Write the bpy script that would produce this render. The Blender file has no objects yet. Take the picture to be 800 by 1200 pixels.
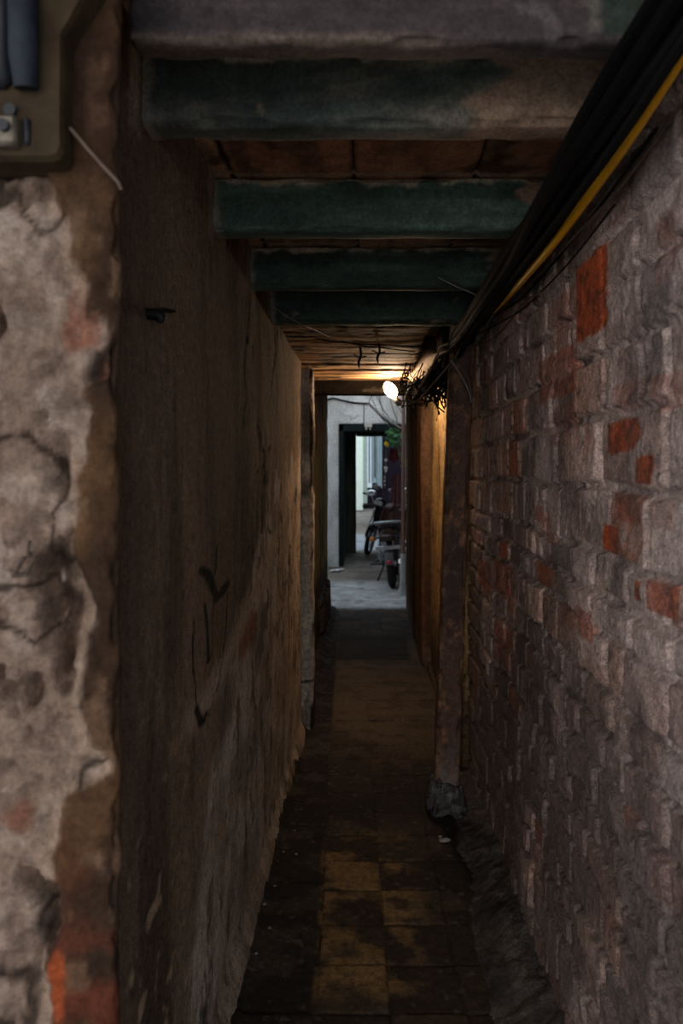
import bpy, math, random
import numpy as np
from mathutils import Vector, Matrix

random.seed(7)
SUN = 1.85
LAMP = 320.0
scene = bpy.context.scene
COL = scene.collection
F, CX, CY, CH = 933.333, 434.0, 555.0, 1.4     # focal length and horizon of the photograph, eye height


def at(px, py, d):
    """point at depth d seen at a place of the 800 x 1200 photograph"""
    return Vector(((px - CX) * d / F, d, CH + (CY - py) * d / F))


# ------------------------------------------------------------------ noise
def _h(ix, iy, iz, seed):
    h = (ix.astype(np.uint32) * np.uint32(374761393) + iy.astype(np.uint32) * np.uint32(668265263)
         + iz.astype(np.uint32) * np.uint32(2147483647) + np.uint32((seed * 974634777 + 12345) & 0xffffffff))
    h = (h ^ (h >> np.uint32(13))) * np.uint32(1274126177)
    h = (h ^ (h >> np.uint32(16))) * np.uint32(2246822519)
    h = h ^ (h >> np.uint32(15))
    return (h & np.uint32(0xffffff)).astype(np.float64) / 16777215.0


def vnoise(P, seed=0):
    i = np.floor(P).astype(np.int64)
    f = P - i
    f = f * f * (3 - 2 * f)
    r = 0
    for dx in (0, 1):
        wx = f[:, 0] if dx else 1 - f[:, 0]
        for dy in (0, 1):
            wy = f[:, 1] if dy else 1 - f[:, 1]
            for dz in (0, 1):
                wz = f[:, 2] if dz else 1 - f[:, 2]
                r = r + wx * wy * wz * _h(i[:, 0] + dx, i[:, 1] + dy, i[:, 2] + dz, seed)
    return r


def fbm(P, s, o=4, seed=0, gain=0.5):
    P = np.asarray(P, float)
    s = np.array(s if hasattr(s, '__len__') else (s, s, s), float)
    a, t, r = 1.0, 0.0, 0.0
    for k in range(o):
        r = r + a * vnoise(P * s * (2.03 ** k) + 17.3 * k, seed + k * 31)
        t += a
        a *= gain
    return r / t


def sm(a, b, x):
    t = np.clip((x - a) / (b - a), 0, 1)
    return t * t * (3 - 2 * t)


def mix(a, b, t):
    return a * (1 - t[:, None]) + np.asarray(b, float) * t[:, None]


def seg_dist(u, v, pts):
    d = np.full(u.shape, 1e9)
    for (x0, y0), (x1, y1) in zip(pts[:-1], pts[1:]):
        dx, dy = x1 - x0, y1 - y0
        t = np.clip(((u - x0) * dx + (v - y0) * dy) / (dx * dx + dy * dy + 1e-12), 0, 1)
        d = np.minimum(d, np.hypot(u - x0 - t * dx, v - y0 - t * dy))
    return d


# ------------------------------------------------------------------ materials
def new_mat(name):
    m = bpy.data.materials.new(name)
    m.use_nodes = True
    nt = m.node_tree
    return m, nt, nt.nodes['Principled BSDF']


def attr_mat(name, rough=0.85, bscale=90, bump=0.35, bdist=0.004, var=0.5, vscale=28, spec=0.25, speck=0.45):
    """colour from the surface's own paint attribute, broken up by procedural noise and relief"""
    m, nt, b = new_mat(name)
    N, L = nt.nodes, nt.links
    at_ = N.new('ShaderNodeAttribute'); at_.attribute_name = 'Col'
    tc = N.new('ShaderNodeTexCoord')
    n1 = N.new('ShaderNodeTexNoise'); n1.inputs['Scale'].default_value = vscale
    n1.inputs['Detail'].default_value = 9; n1.inputs['Roughness'].default_value = 0.7
    L.new(tc.outputs['Object'], n1.inputs['Vector'])
    mr = N.new('ShaderNodeMapRange')
    mr.inputs['From Min'].default_value = 0.25; mr.inputs['From Max'].default_value = 0.75
    mr.inputs['To Min'].default_value = 1 - var; mr.inputs['To Max'].default_value = 1 + var
    L.new(n1.outputs['Fac'], mr.inputs['Value'])
    n3 = N.new('ShaderNodeTexNoise'); n3.inputs['Scale'].default_value = vscale * 4.5
    n3.inputs['Detail'].default_value = 6; n3.inputs['Roughness'].default_value = 0.75
    L.new(tc.outputs['Object'], n3.inputs['Vector'])
    mr3 = N.new('ShaderNodeMapRange')
    mr3.inputs['From Min'].default_value = 0.32; mr3.inputs['From Max'].default_value = 0.68
    mr3.inputs['To Min'].default_value = 1 - speck; mr3.inputs['To Max'].default_value = 1 + speck
    L.new(n3.outputs['Fac'], mr3.inputs['Value'])
    ml = N.new('ShaderNodeMath'); ml.operation = 'MULTIPLY'
    L.new(mr.outputs['Result'], ml.inputs[0]); L.new(mr3.outputs['Result'], ml.inputs[1])
    mx = N.new('ShaderNodeVectorMath'); mx.operation = 'SCALE'
    L.new(at_.outputs['Color'], mx.inputs[0]); L.new(ml.outputs[0], mx.inputs['Scale'])
    L.new(mx.outputs['Vector'], b.inputs['Base Color'])
    n2 = N.new('ShaderNodeTexNoise'); n2.inputs['Scale'].default_value = bscale
    n2.inputs['Detail'].default_value = 8; n2.inputs['Roughness'].default_value = 0.65
    L.new(tc.outputs['Object'], n2.inputs['Vector'])
    bp = N.new('ShaderNodeBump'); bp.inputs['Strength'].default_value = bump
    bp.inputs['Distance'].default_value = bdist
    L.new(n2.outputs['Fac'], bp.inputs['Height']); L.new(bp.outputs['Normal'], b.inputs['Normal'])
    b.inputs['Roughness'].default_value = rough
    b.inputs['Specular IOR Level'].default_value = spec
    return m


def mat(name, c1, c2=None, scale=20, rough=0.6, metal=0.0, bump=0.1, bdist=0.003, stretch=(1, 1, 1), spec=0.4, emit=None):
    m, nt, b = new_mat(name)
    N, L = nt.nodes, nt.links
    c2 = c2 or tuple(x * 0.55 for x in c1)
    tc = N.new('ShaderNodeTexCoord'); mp = N.new('ShaderNodeMapping')
    mp.inputs['Scale'].default_value = stretch
    L.new(tc.outputs['Object'], mp.inputs['Vector'])
    n = N.new('ShaderNodeTexNoise'); n.inputs['Scale'].default_value = scale
    n.inputs['Detail'].default_value = 7; n.inputs['Roughness'].default_value = 0.65
    L.new(mp.outputs['Vector'], n.inputs['Vector'])
    r = N.new('ShaderNodeValToRGB')
    r.color_ramp.elements[0].position = 0.33; r.color_ramp.elements[0].color = (*c2, 1)
    r.color_ramp.elements[1].position = 0.66; r.color_ramp.elements[1].color = (*c1, 1)
    L.new(n.outputs['Fac'], r.inputs['Fac']); L.new(r.outputs['Color'], b.inputs['Base Color'])
    bp = N.new('ShaderNodeBump'); bp.inputs['Strength'].default_value = bump
    bp.inputs['Distance'].default_value = bdist
    L.new(n.outputs['Fac'], bp.inputs['Height']); L.new(bp.outputs['Normal'], b.inputs['Normal'])
    b.inputs['Roughness'].default_value = rough
    b.inputs['Metallic'].default_value = metal
    b.inputs['Specular IOR Level'].default_value = spec
    if emit:
        b.inputs['Emission Color'].default_value = (*emit[0], 1)
        b.inputs['Emission Strength'].default_value = emit[1]
    return m


# ------------------------------------------------------------------ objects
def tag(o, label=None, cat=None, group=None, kind=None):
    if label: o['label'] = label
    if cat: o['category'] = cat
    if group: o['group'] = group
    if kind: o['kind'] = kind
    return o


def thing(name, label, cat, loc, rz=0.0, group=None, kind=None):
    o = bpy.data.objects.new(name, None)
    o.empty_display_size = 0.1
    COL.objects.link(o)
    o.location = loc
    o.rotation_euler = (0, 0, rz)
    return tag(o, label, cat, group, kind)


class MB:
    """collects shapes into one mesh"""
    def __init__(s):
        s.v, s.f = [], []

    def add(s, vs, fs):
        n = len(s.v)
        s.v += [tuple(p) for p in vs]
        s.f += [tuple(i + n for i in f) for f in fs]
        return s

    def box(s, x0, x1, y0, y1, z0, z1, b=0.0, M=None):
        if b <= 0:
            vs = [(x, y, z) for z in (z0, z1) for y in (y0, y1) for x in (x0, x1)]
            fs = [(0, 2, 3, 1), (4, 5, 7, 6), (0, 1, 5, 4), (2, 6, 7, 3), (0, 4, 6, 2), (1, 3, 7, 5)]
        else:
            b = min(b, (x1 - x0) * .45, (y1 - y0) * .45, (z1 - z0) * .45)
            vs, idx = [], {}
            for ix, sx in ((0, -1), (1, 1)):
                for iy in (0, 1):
                    for iz in (0, 1):
                        X, Y, Z = (x0, x1)[ix], (y0, y1)[iy], (z0, z1)[iz]
                        ox, oy, oz = (b, -b)[ix], (b, -b)[iy], (b, -b)[iz]
                        for a, p in (('x', (X, Y + oy, Z + oz)), ('y', (X + ox, Y, Z + oz)), ('z', (X + ox, Y + oy, Z))):
                            idx[ix, iy, iz, a] = len(vs); vs.append(p)
            fs = []
            for ix in (0, 1):
                q = [idx[ix, 0, 0, 'x'], idx[ix, 1, 0, 'x'], idx[ix, 1, 1, 'x'], idx[ix, 0, 1, 'x']]
                fs.append(q[::-1] if ix == 0 else q)
            for iy in (0, 1):
                q = [idx[0, iy, 0, 'y'], idx[1, iy, 0, 'y'], idx[1, iy, 1, 'y'], idx[0, iy, 1, 'y']]
                fs.append(q if iy == 0 else q[::-1])
            for iz in (0, 1):
                q = [idx[0, 0, iz, 'z'], idx[1, 0, iz, 'z'], idx[1, 1, iz, 'z'], idx[0, 1, iz, 'z']]
                fs.append(q[::-1] if iz == 0 else q)
            for i in (0, 1):
                for j in (0, 1):
                    fs.append((idx[i, j, 0, 'x'], idx[i, j, 1, 'x'], idx[i, j, 1, 'y'], idx[i, j, 0, 'y']))
                    fs.append((idx[i, 0, j, 'x'], idx[i, 1, j, 'x'], idx[i, 1, j, 'z'], idx[i, 0, j, 'z']))
                    fs.append((idx[0, i, j, 'y'], idx[1, i, j, 'y'], idx[1, i, j, 'z'], idx[0, i, j, 'z']))
            for i in (0, 1):
                for j in (0, 1):
                    for k in (0, 1):
                        fs.append((idx[i, j, k, 'x'], idx[i, j, k, 'y'], idx[i, j, k, 'z']))
        if M is not None:
            vs = [M @ Vector(p) for p in vs]
        return s.add(vs, fs)

    def tube(s, pts, r, n=8, cap=True):
        pts = [Vector(p) for p in pts]
        R = r if hasattr(r, '__len__') else [r] * len(pts)
        vs, fs = [], []
        ref = None
        for i, p in enumerate(pts):
            t = (pts[min(i + 1, len(pts) - 1)] - pts[max(i - 1, 0)])
            t = t.normalized() if t.length > 1e-9 else Vector((0, 0, 1))
            if ref is None:
                ref = t.orthogonal().normalized()
            else:
                ref = ref - t * ref.dot(t)
                ref = ref.normalized() if ref.length > 1e-6 else t.orthogonal().normalized()
            b = t.cross(ref)
            for k in range(n):
                a = 2 * math.pi * k / n
                vs.append(p + (ref * math.cos(a) + b * math.sin(a)) * R[i])
        for i in range(len(pts) - 1):
            for k in range(n):
                k2 = (k + 1) % n
                fs.append((i * n + k, i * n + k2, (i + 1) * n + k2, (i + 1) * n + k))
        if cap:
            fs.append(tuple(range(n))[::-1])
            fs.append(tuple(range((len(pts) - 1) * n, len(pts) * n)))
        return s.add(vs, fs)

    def ell(s, c, r, nu=14, nv=9, M=None):
        vs, fs = [], []
        for j in range(nv + 1):
            ph = math.pi * j / nv
            for i in range(nu):
                a = 2 * math.pi * i / nu
                p = Vector((r[0] * math.sin(ph) * math.cos(a), r[1] * math.sin(ph) * math.sin(a), r[2] * math.cos(ph)))
                if M is not None: p = M @ p
                vs.append(Vector(c) + p)
        for j in range(nv):
            for i in range(nu):
                i2 = (i + 1) % nu
                fs.append((j * nu + i, (j + 1) * nu + i, (j + 1) * nu + i2, j * nu + i2))
        return s.add(vs, fs)

    def lathe(s, prof, M, n=24):
        """profile (radius, height) turned about local z, placed by M"""
        vs, fs = [], []
        for r, z in prof:
            for i in range(n):
                a = 2 * math.pi * i / n
                vs.append(M @ Vector((r * math.cos(a), r * math.sin(a), z)))
        for j in range(len(prof) - 1):
            for i in range(n):
                i2 = (i + 1) % n
                fs.append((j * n + i, j * n + i2, (j + 1) * n + i2, (j + 1) * n + i))
        return s.add(vs, fs)

    def torus(s, c, R, r, M=None, n=36, k=10, squash=1.0):
        vs, fs = [], []
        for i in range(n):
            a = 2 * math.pi * i / n
            for j in range(k):
                b = 2 * math.pi * j / k
                q = R + r * math.cos(b)
                p = Vector((r * squash * math.sin(b), q * math.cos(a), q * math.sin(a)))   # axle along x
                if M is not None: p = M @ p
                vs.append(Vector(c) + p)
        for i in range(n):
            for j in range(k):
                i2, j2 = (i + 1) % n, (j + 1) % k
                fs.append((i * k + j, i2 * k + j, i2 * k + j2, i * k + j2))
        return s.add(vs, fs)

    def loft(s, rings, cap=True):
        n = len(rings[0]); vs, fs = [], []
        for r in rings: vs += r
        for i in range(len(rings) - 1):
            for k in range(n):
                k2 = (k + 1) % n
                fs.append((i * n + k, i * n + k2, (i + 1) * n + k2, (i + 1) * n + k))
        if cap:
            fs.append(tuple(range(n))[::-1]); fs.append(tuple(range((len(rings) - 1) * n, len(rings) * n)))
        return s.add(vs, fs)

    def build(s, name, m, parent=None, smooth=True, angle=40):
        me = bpy.data.meshes.new(name)
        me.from_pydata(s.v, [], s.f)
        me.update()
        import bmesh
        bm = bmesh.new(); bm.from_mesh(me)
        bmesh.ops.recalc_face_normals(bm, faces=bm.faces)
        bm.to_mesh(me); bm.free()
        if smooth:
            me.polygons.foreach_set('use_smooth', [True] * len(me.polygons))
            try:
                me.set_sharp_from_angle(angle=math.radians(angle))
            except Exception:
                pass
        me.materials.append(m)
        o = bpy.data.objects.new(name, me)
        COL.objects.link(o)
        if parent: o.parent = parent
        return o


def np_mesh(name, V, quads, col, m, parent=None, smooth=True):
    me = bpy.data.meshes.new(name)
    nq = len(quads)
    me.vertices.add(len(V)); me.vertices.foreach_set('co', np.asarray(V, np.float32).ravel())
    me.loops.add(nq * 4); me.loops.foreach_set('vertex_index', np.asarray(quads, np.int32).ravel())
    me.polygons.add(nq)
    me.polygons.foreach_set('loop_start', np.arange(0, nq * 4, 4, dtype=np.int32))
    me.polygons.foreach_set('use_smooth', np.ones(nq, bool) if smooth else np.zeros(nq, bool))
    me.update(calc_edges=True)
    a = me.color_attributes.new('Col', 'FLOAT_COLOR', 'POINT')
    c = np.ones((len(V), 4), np.float32); c[:, :3] = np.clip(col, 0.002, 0.9)
    a.data.foreach_set('color', c.ravel())
    me.materials.append(m)
    o = bpy.data.objects.new(name, me)
    COL.objects.link(o)
    if parent: o.parent = parent
    return o


def grid_idx(nu, nv, flip=False):
    i = np.arange(nu - 1)[:, None] * nv + np.arange(nv - 1)[None, :]
    i = i.ravel()
    q = np.stack([i, i + nv, i + nv + 1, i + 1], 1)
    return q[:, ::-1] if flip else q


def lin(a, b, step):
    return np.linspace(a, b, max(2, int(round((b - a) / step)) + 1))


def dense_box(x0, x1, y0, y1, z0, z1, st):
    """closed box with its six faces gridded and welded: vertices, quads"""
    sx, sy, sz = st if hasattr(st, '__len__') else (st, st, st)
    X, Y, Z = lin(x0, x1, sx), lin(y0, y1, sy), lin(z0, z1, sz)
    Vs, Qs, n = [], [], 0

    def face(A, B, make, flip):
        nonlocal n
        a, b = np.meshgrid(A, B, indexing='ij')
        V = make(a.ravel(), b.ravel())
        Qs.append(grid_idx(len(A), len(B), flip) + n); Vs.append(V); n += len(V)
    o = lambda v, c: np.full(v.shape, c)
    face(X, Z, lambda a, b: np.stack([a, o(a, y0), b], 1), False)
    face(X, Z, lambda a, b: np.stack([a, o(a, y1), b], 1), True)
    face(Y, Z, lambda a, b: np.stack([o(a, x0), a, b], 1), True)
    face(Y, Z, lambda a, b: np.stack([o(a, x1), a, b], 1), False)
    face(X, Y, lambda a, b: np.stack([a, b, o(a, z0)], 1), True)
    face(X, Y, lambda a, b: np.stack([a, b, o(a, z1)], 1), False)
    V = np.concatenate(Vs); Q = np.concatenate(Qs)
    key = np.round(V * 20000).astype(np.int64)
    _, first, inv = np.unique(key, axis=0, return_index=True, return_inverse=True)
    return V[first], inv.ravel()[Q]


def rough_box(name, ext, st, paint, m, disp=0.004, dscale=14, worn=0.006, parent=None, shape=None, seed=0):
    """a box-like piece with worn edges and an uneven, painted surface"""
    V, Q = dense_box(*ext, st)
    x0, x1, y0, y1, z0, z1 = ext
    lo, hi = np.array([x0, y0, z0]), np.array([x1, y1, z1])
    c = (lo + hi) / 2
    P = V.copy()
    # wear the edges: pull a point in where two faces meet
    dl = np.minimum(V - lo, hi - V)
    near = np.sort(dl, axis=1)
    edge = np.exp(-((near[:, 0] + near[:, 1]) / worn) ** 1.0)
    nz = fbm(V, dscale * 2, 4, seed + 3)
    w = (edge * worn * (0.4 + 1.5 * sm(.35, .8, nz)))[:, None]
    dirn = np.sign(c - V) * (dl < worn * 1.5)
    P = P + dirn * w
    n1 = np.stack([fbm(V, dscale, 4, seed + 11 * k) - .5 for k in (1, 2, 3)], 1)
    P = P + n1 * disp * 2 * np.minimum(1, (hi - lo) / .03)
    col = paint(V, edge)
    if shape is not None: P = shape(P)
    return np_mesh(name, P, Q, col, m, parent)


def flat(c):
    return lambda V, e: np.tile(np.array(c, float), (len(V), 1))


M_PLASTER = attr_mat('old_plaster', 0.92, 90, 0.9, 0.006, 0.6, 55, 0.12, 0.7)
M_PIER = attr_mat('pier_plaster', 0.92, 60, 0.9, 0.008, 0.5, 30, 0.1, 0.3)
M_BRICK = attr_mat('old_brick', 0.9, 110, 1.0, 0.008, 0.6, 75, 0.15, 0.75)
M_FLOOR = attr_mat('dirty_tiles', 0.8, 80, 0.45, 0.004, 0.6, 45, 0.12)
M_DULL = attr_mat('dull_wood', 1.0, 60, 0.35, 0.003, 0.5, 30, 0.0)
M_WOOD = attr_mat('old_painted_wood', 0.75, 60, 0.35, 0.003, 0.5, 30, 0.3)
M_CEIL = attr_mat('ceiling_boards', 0.8, 60, 0.5, 0.004, 0.5, 30, 0.25)

# ================================================================== THE SETTING
WL, WR = -0.374, 0.46
# ---- left wall
def lw(px, py):
    d = WL * F / (px - CX)
    return d, CH + (CY - py) * d / F


D, Z = lin(1.03, 4.28, 0.0075), lin(-0.03, 2.16, 0.006)
d_, z_ = [a.ravel() for a in np.meshgrid(D, Z, indexing='ij')]
P = np.stack([np.full(d_.shape, WL), d_, z_], 1)
n_lo, n_md, n_hi = fbm(P, 2.2, 4, 1), fbm(P, 9, 5, 2), fbm(P, 40, 4, 3)
streak = fbm(P, (1, 9, 1.6), 5, 4)
col = np.tile(np.array([.165, .120, .084]), (len(P), 1))
col = mix(col, (.26, .195, .14), sm(.42, .68, n_lo) * .8)
col = mix(col, (.075, .055, .04), sm(.46, .66, streak) * .8)
# worn grey plaster towards the floor, its edge climbing to the far end
edge_z = np.interp(d_, [1.0, 1.55, 1.85, 2.3, 2.8, 3.4, 4.3], [-.3, .25, .72, .95, 1.25, 1.45, 1.5])
grey = sm(-.10, .16, edge_z - z_ + (n_md - .5) * .5)
col = mix(col, (.52, .46, .40), grey * (.45 + .55 * sm(.38, .6, n_md)))
col = mix(col, (.14, .11, .085), grey * sm(.56, .66, fbm(P, (1, 14, 10), 4, 9)) * .8)
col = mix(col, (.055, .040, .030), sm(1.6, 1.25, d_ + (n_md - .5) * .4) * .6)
# far upper strip and around the beam ends: pale plaster left bare
top = sm(.22, .0, np.abs(d_ - 3.55)) * sm(1.55, 1.95, z_ + (n_md - .5) * .4)
col = mix(col, (.24, .215, .19), top * .35)
for bd in (1.30, 1.9, 2.475, 2.98):
    m_ = sm(.055, .02, np.abs(d_ - bd + .035) + (n_md - .5) * .05) * sm(1.93, 2.0, z_ + (n_hi - .5) * .06)
    col = mix(col, (.33, .28, .22), m_ * .8)
# a patch of red brick showing
rd, rz = lw(290, 735)
m_ = sm(1.0, .55, np.hypot((d_ - rd) / .22, (z_ - rz) / .11) + (n_md - .5) * 1.0)
col = mix(col, (.26, .095, .05), m_ * .85)
# diagonal scraped band
u, v = d_ / 4.8, z_
def wl_line(*pp):
    return [(lw(*p)[0] / 4.8, lw(*p)[1]) for p in pp]
m_ = sm(.055, .005, seg_dist(u, v, wl_line((232, 832), (258, 790), (285, 735), (300, 690), (320, 640))) + (n_md - .5) * .05)
col = mix(col, (.44, .36, .28), m_ * .85)
# scuffs: small pale flecks low down
fl = sm(.63, .70, fbm(P, (1, 18, 26), 3, 21)) * sm(1.1, .5, z_)
col = mix(col, (.42, .32, .22), fl * .8)
# black painted marks and drip lines
ink = np.zeros(len(P))
for pts, wd in (((wl_line((236, 668), (243, 672), (255, 700), (268, 684))), .0075),
                ((wl_line((254, 702), (262, 696), (268, 686))), .0085),
                ((wl_line((239, 708), (242, 745), (243, 774))), .0032), (wl_line((243, 776), (247, 766)), .003),
                ((wl_line((227, 726), (226, 770), (229, 832))), .0013), (wl_line((228, 830), (236, 848), (240, 838)), .005),
                ((wl_line((268, 690), (267, 730), (260, 775), (254, 805), (243, 838))), .0011),
                (wl_line((254, 640), (252, 672)), .002), (wl_line((292, 640), (288, 655)), .0016)):
    ink = np.maximum(ink, sm(wd * 1.5, wd * .7, seg_dist(u, v, pts) + (n_hi - .5) * .002))
col = mix(col, (.008, .010, .009), ink * .95)
ridge = 1 - np.abs(2 * fbm(P, (1, 2.2, 1.4), 5, 33) - 1)
crack = sm(.975, .998, ridge) * sm(.45, .6, fbm(P, 1.1, 2, 5))
col = mix(col, (.02, .016, .013), crack * .9)
P[:, 0] += (n_lo - .5) * .025 + (n_md - .5) * .012 + (n_hi - .5) * .004 - crack * .004 - grey * .004
P[:, 0] += sm(.10, 0, z_ + (n_md - .5) * .08) * .03
col = col * np.array([1.04, .94, .85])
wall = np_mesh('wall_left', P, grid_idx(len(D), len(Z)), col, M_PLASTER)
tag(wall, 'dirty dark brown plaster wall with black paint marks on the left', 'wall', kind='structure')

# ---- near pier on the left, its plaster broken away
PD = 0.95
bx = np.array([(px - CX) * PD / F for px in (60, 62, 86, 104, 132, 106, 96, 92, 90, 104, 100, 96, 128, 70, 62, 58, 52)])
bz = np.array([CH + (CY - y) * PD / F for y in (200, 232, 300, 350, 430, 455, 520, 600, 640, 700, 760, 830, 905, 935, 1000, 1100, 1200)])


def pier_paint(V, e):
    n1, n2, n3 = fbm(V, 7, 5, 41), fbm(V, 26, 5, 42), fbm(V, (34, 34, 14), 4, 43)
    n5 = fbm(V, (11, 11, 8), 5, 45)
    edge = np.interp(-V[:, 2], -bz, bx) + (n2 - .5) * .05
    pale = sm(.006, -.004, V[:, 0] - edge)
    c = np.tile(np.array([.135, .080, .042]), (len(V), 1))
    c = mix(c, (.055, .034, .022), sm(.42, .62, n1))
    c = mix(c, (.20, .13, .085), sm(.58, .66, n3) * .8)
    c = mix(c, (.06, .035, .024), sm(1.62, 1.85, V[:, 2] + (n2 - .5) * .2) * .6)  # darker towards the top: shadow of the box painted in
    p = np.tile(np.array([.30, .235, .195]), (len(V), 1))
    p = mix(p, (.43, .36, .31), sm(.5, .64, n2))
    p = mix(p, (.15, .105, .08), sm(.50, .58, n5) * .85)
    p = mix(p, (.055, .036, .027), sm(.57, .64, n5) * .9)
    p = mix(p, (.30, .13, .085), sm(.60, .66, fbm(V, 9, 3, 47)) * .75)
    p = mix(p, (.55, .49, .44), sm(.64, .70, n3) * .8)
    rim = sm(.016, .004, np.abs(V[:, 0] - edge + .008)) * sm(.4, .55, n3 + .08)
    p = mix(p, (.44, .35, .28), rim * .8)
    ridge = 1 - np.abs(2 * fbm(V, (7, 7, 5), 4, 48) - 1)
    p = mix(p, (.035, .024, .018), sm(.965, .995, ridge) * .9)
    c = c * (1 - pale[:, None]) + p * pale[:, None]
    low = sm(.98, .84, V[:, 2] + (n1 - .5) * .3) * (1 - pale)
    c = mix(c, (.13, .042, .024), low * sm(.36, .56, n2))
    c = mix(c, (.27, .22, .18), low * sm(.60, .66, fbm(V, 18, 4, 49)))
    ox, oz = (66 - CX) * PD / F, CH + (CY - 1165) * PD / F
    o_ = sm(1, .5, np.hypot((V[:, 0] - ox) / .013, (V[:, 2] - oz) / .06) + (n2 - .5) * 1.2)
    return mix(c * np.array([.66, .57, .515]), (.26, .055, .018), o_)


def pier_shape(Pp):
    n1, n2, n5 = fbm(Pp, 8, 4, 51), fbm(Pp, 30, 5, 52), fbm(Pp, (11, 11, 8), 5, 45)
    edge = np.interp(-Pp[:, 2], -bz, bx)
    pale = sm(.01, -.01, Pp[:, 0] - edge - (fbm(Pp, 26, 5, 42) - .5) * .05)
    front = sm(1.0, .96, Pp[:, 1])
    Pp[:, 1] += front * (pale * (.012 + (n2 - .5) * .06 + sm(.50, .60, n5) * .04) + (n1 - .5) * .02)
    side = sm(-.40, -.30, Pp[:, 0])
    Pp[:, 0] -= side * np.maximum(0, Pp[:, 1] - PD) * .36
    Pp[:, 0] += (n1 - .5) * .014 * side
    return Pp


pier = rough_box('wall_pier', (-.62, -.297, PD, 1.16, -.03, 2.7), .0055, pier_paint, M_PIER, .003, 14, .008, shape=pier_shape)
tag(pier, 'near pier of crumbling plaster and brown paint at the left edge', 'pier', kind='structure')

# ---- brick wall on the right
D, Z = lin(.62, 3.72, 0.006), lin(-.03, 2.2, 0.0048)
d_, z_ = [a.ravel() for a in np.meshgrid(D, Z, indexing='ij')]
P = np.stack([np.full(d_.shape, WR), d_, z_], 1)
n1, n2, n3, n4 = fbm(P, 3, 4, 61), fbm(P, 14, 5, 62), fbm(P, 45, 4, 63), fbm(P, 90, 3, 64)
rg = random.Random(21)
rows = [-.05]
while rows[-1] < 2.3:
    z0 = rows[-1]
    rows.append(z0 + (rg.uniform(.10, .14) if (rg.random() < .3 or z0 > 1.5) else rg.uniform(.07, .092)))
rows = np.array(rows)
zz = z_ + (n1 - .5) * .04 + (n2 - .5) * .014
ri = np.clip(np.searchsorted(rows, zz) - 1, 0, len(rows) - 2)
hz = np.minimum(zz - rows[ri], rows[ri + 1] - zz)
dd = d_ + (n1 - .5) * .05 + (n2 - .5) * .015
hd = np.zeros_like(dd); rb = np.zeros_like(dd); rc = np.zeros_like(dd); rsm = np.zeros_like(dd)
for r in range(len(rows) - 1):
    k = ri == r
    if not k.any(): continue
    e = [.3 + rg.uniform(0, .15)]
    while e[-1] < 4: e.append(e[-1] + rg.choice((.11, .21, .23, .22, .17)) * rg.uniform(.85, 1.15))
    e = np.array(e)
    bi = np.clip(np.searchsorted(e, dd[k]) - 1, 0, len(e) - 2)
    hd[k] = np.minimum(dd[k] - e[bi], e[bi + 1] - dd[k])
    q = np.array([[rg.random(), rg.random(), rg.random()] for _ in e])
    rb[k], rc[k], rsm[k] = q[bi, 0], q[bi, 1], q[bi, 2]
hh = np.minimum(hz, hd)
mort = sm(.0125, .0065, hh + (n3 - .5) * .008)
smear = sm(.50, .60, n2 * .55 + n1 * .45 + (rsm - .5) * .22)
body = np.tile(np.array([.33, .25, .225]), (len(P), 1))
body = mix(body, (.40, .26, .21), sm(.45, .8, rb))
body = mix(body, (.42, .15, .085), sm(.86, .9, rb) * sm(.40, .5, n2 + .04))
body = mix(body, (.17, .15, .145), sm(.35, .05, rb))
body = body * (.70 + .6 * rc)[:, None]
body = mix(body, (.11, .09, .085), sm(.52, .68, n3) * .6)
ms = np.tile(np.array([.50, .43, .40]), (len(P), 1))
ms = mix(ms, (.13, .112, .105), sm(.45, .58, n2 * .6 + n3 * .4))
col = body * (1 - smear[:, None] * .72) + np.array([.40, .345, .33]) * smear[:, None] * .72
col = col * (1 - mort[:, None]) + ms * mort[:, None]
# red bricks that stand out, placed where they are laid
reds = [(677, 297, 712, 395, 1.0), (634, 412, 678, 468, .6), (712, 492, 750, 530, .95), (748, 533, 772, 568, .95),
        (724, 580, 762, 612, .6), (764, 585, 800, 622, .45), (708, 616, 727, 648, 1.0), (764, 682, 800, 722, .8), (750, 680, 759, 705, .9),
        (682, 715, 702, 750, .7), (660, 705, 678, 735, .45), (648, 345, 676, 402, .35), (648, 470, 675, 522, .35),
        (765, 437, 800, 482, .4), (722, 448, 760, 480, .35), (560, 655, 578, 690, .55), (580, 660, 600, 700, .55),
        (583, 735, 600, 780, .5), (628, 592, 640, 612, .6), (640, 605, 650, 635, .5), (735, 950, 752, 975, .6),
        (700, 1060, 722, 1090, .35), (765, 1000, 800, 1060, .3), (770, 250, 800, 330, .25)]
redm = np.zeros(len(P))
for x0, y0, x1, y1, s_ in reds:
    da, db = WR * F / (x1 - CX), WR * F / (x0 - CX)
    dm = (da + db) / 2
    za, zb = CH + (CY - y1) * dm / F, CH + (CY - y0) * dm / F
    sx = np.maximum(0, np.abs(d_ - dm) / ((db - da) / 2)); sz = np.abs(z_ - (za + zb) / 2) / ((zb - za) / 2)
    k = sm(1.06, .9, np.maximum(sx, sz) + (n2 - .5) * .45) * s_
    redm = np.maximum(redm, k)
mort = mort * (1 - sm(.3, .7, redm))
rcol = mix(np.tile(np.array([.42, .095, .035]), (len(P), 1)), (.20, .055, .03), sm(.45, .65, n3))
col = col * (1 - redm[:, None]) + rcol * redm[:, None]
wash_light = sm(.42, .58, n1 * .5 + fbm(P, 5, 4, 77) * .5 + .16 * (z_ - 1.35) - .03 * (d_ - 1.8))  # pale smears, thickened high up and nearby as painted light
col = mix(col, (.60, .50, .465), wash_light * (1 - redm) * (.20 + .38 * sm(.42, .6, n2)) * (.6 + .8 * rsm))
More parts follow.
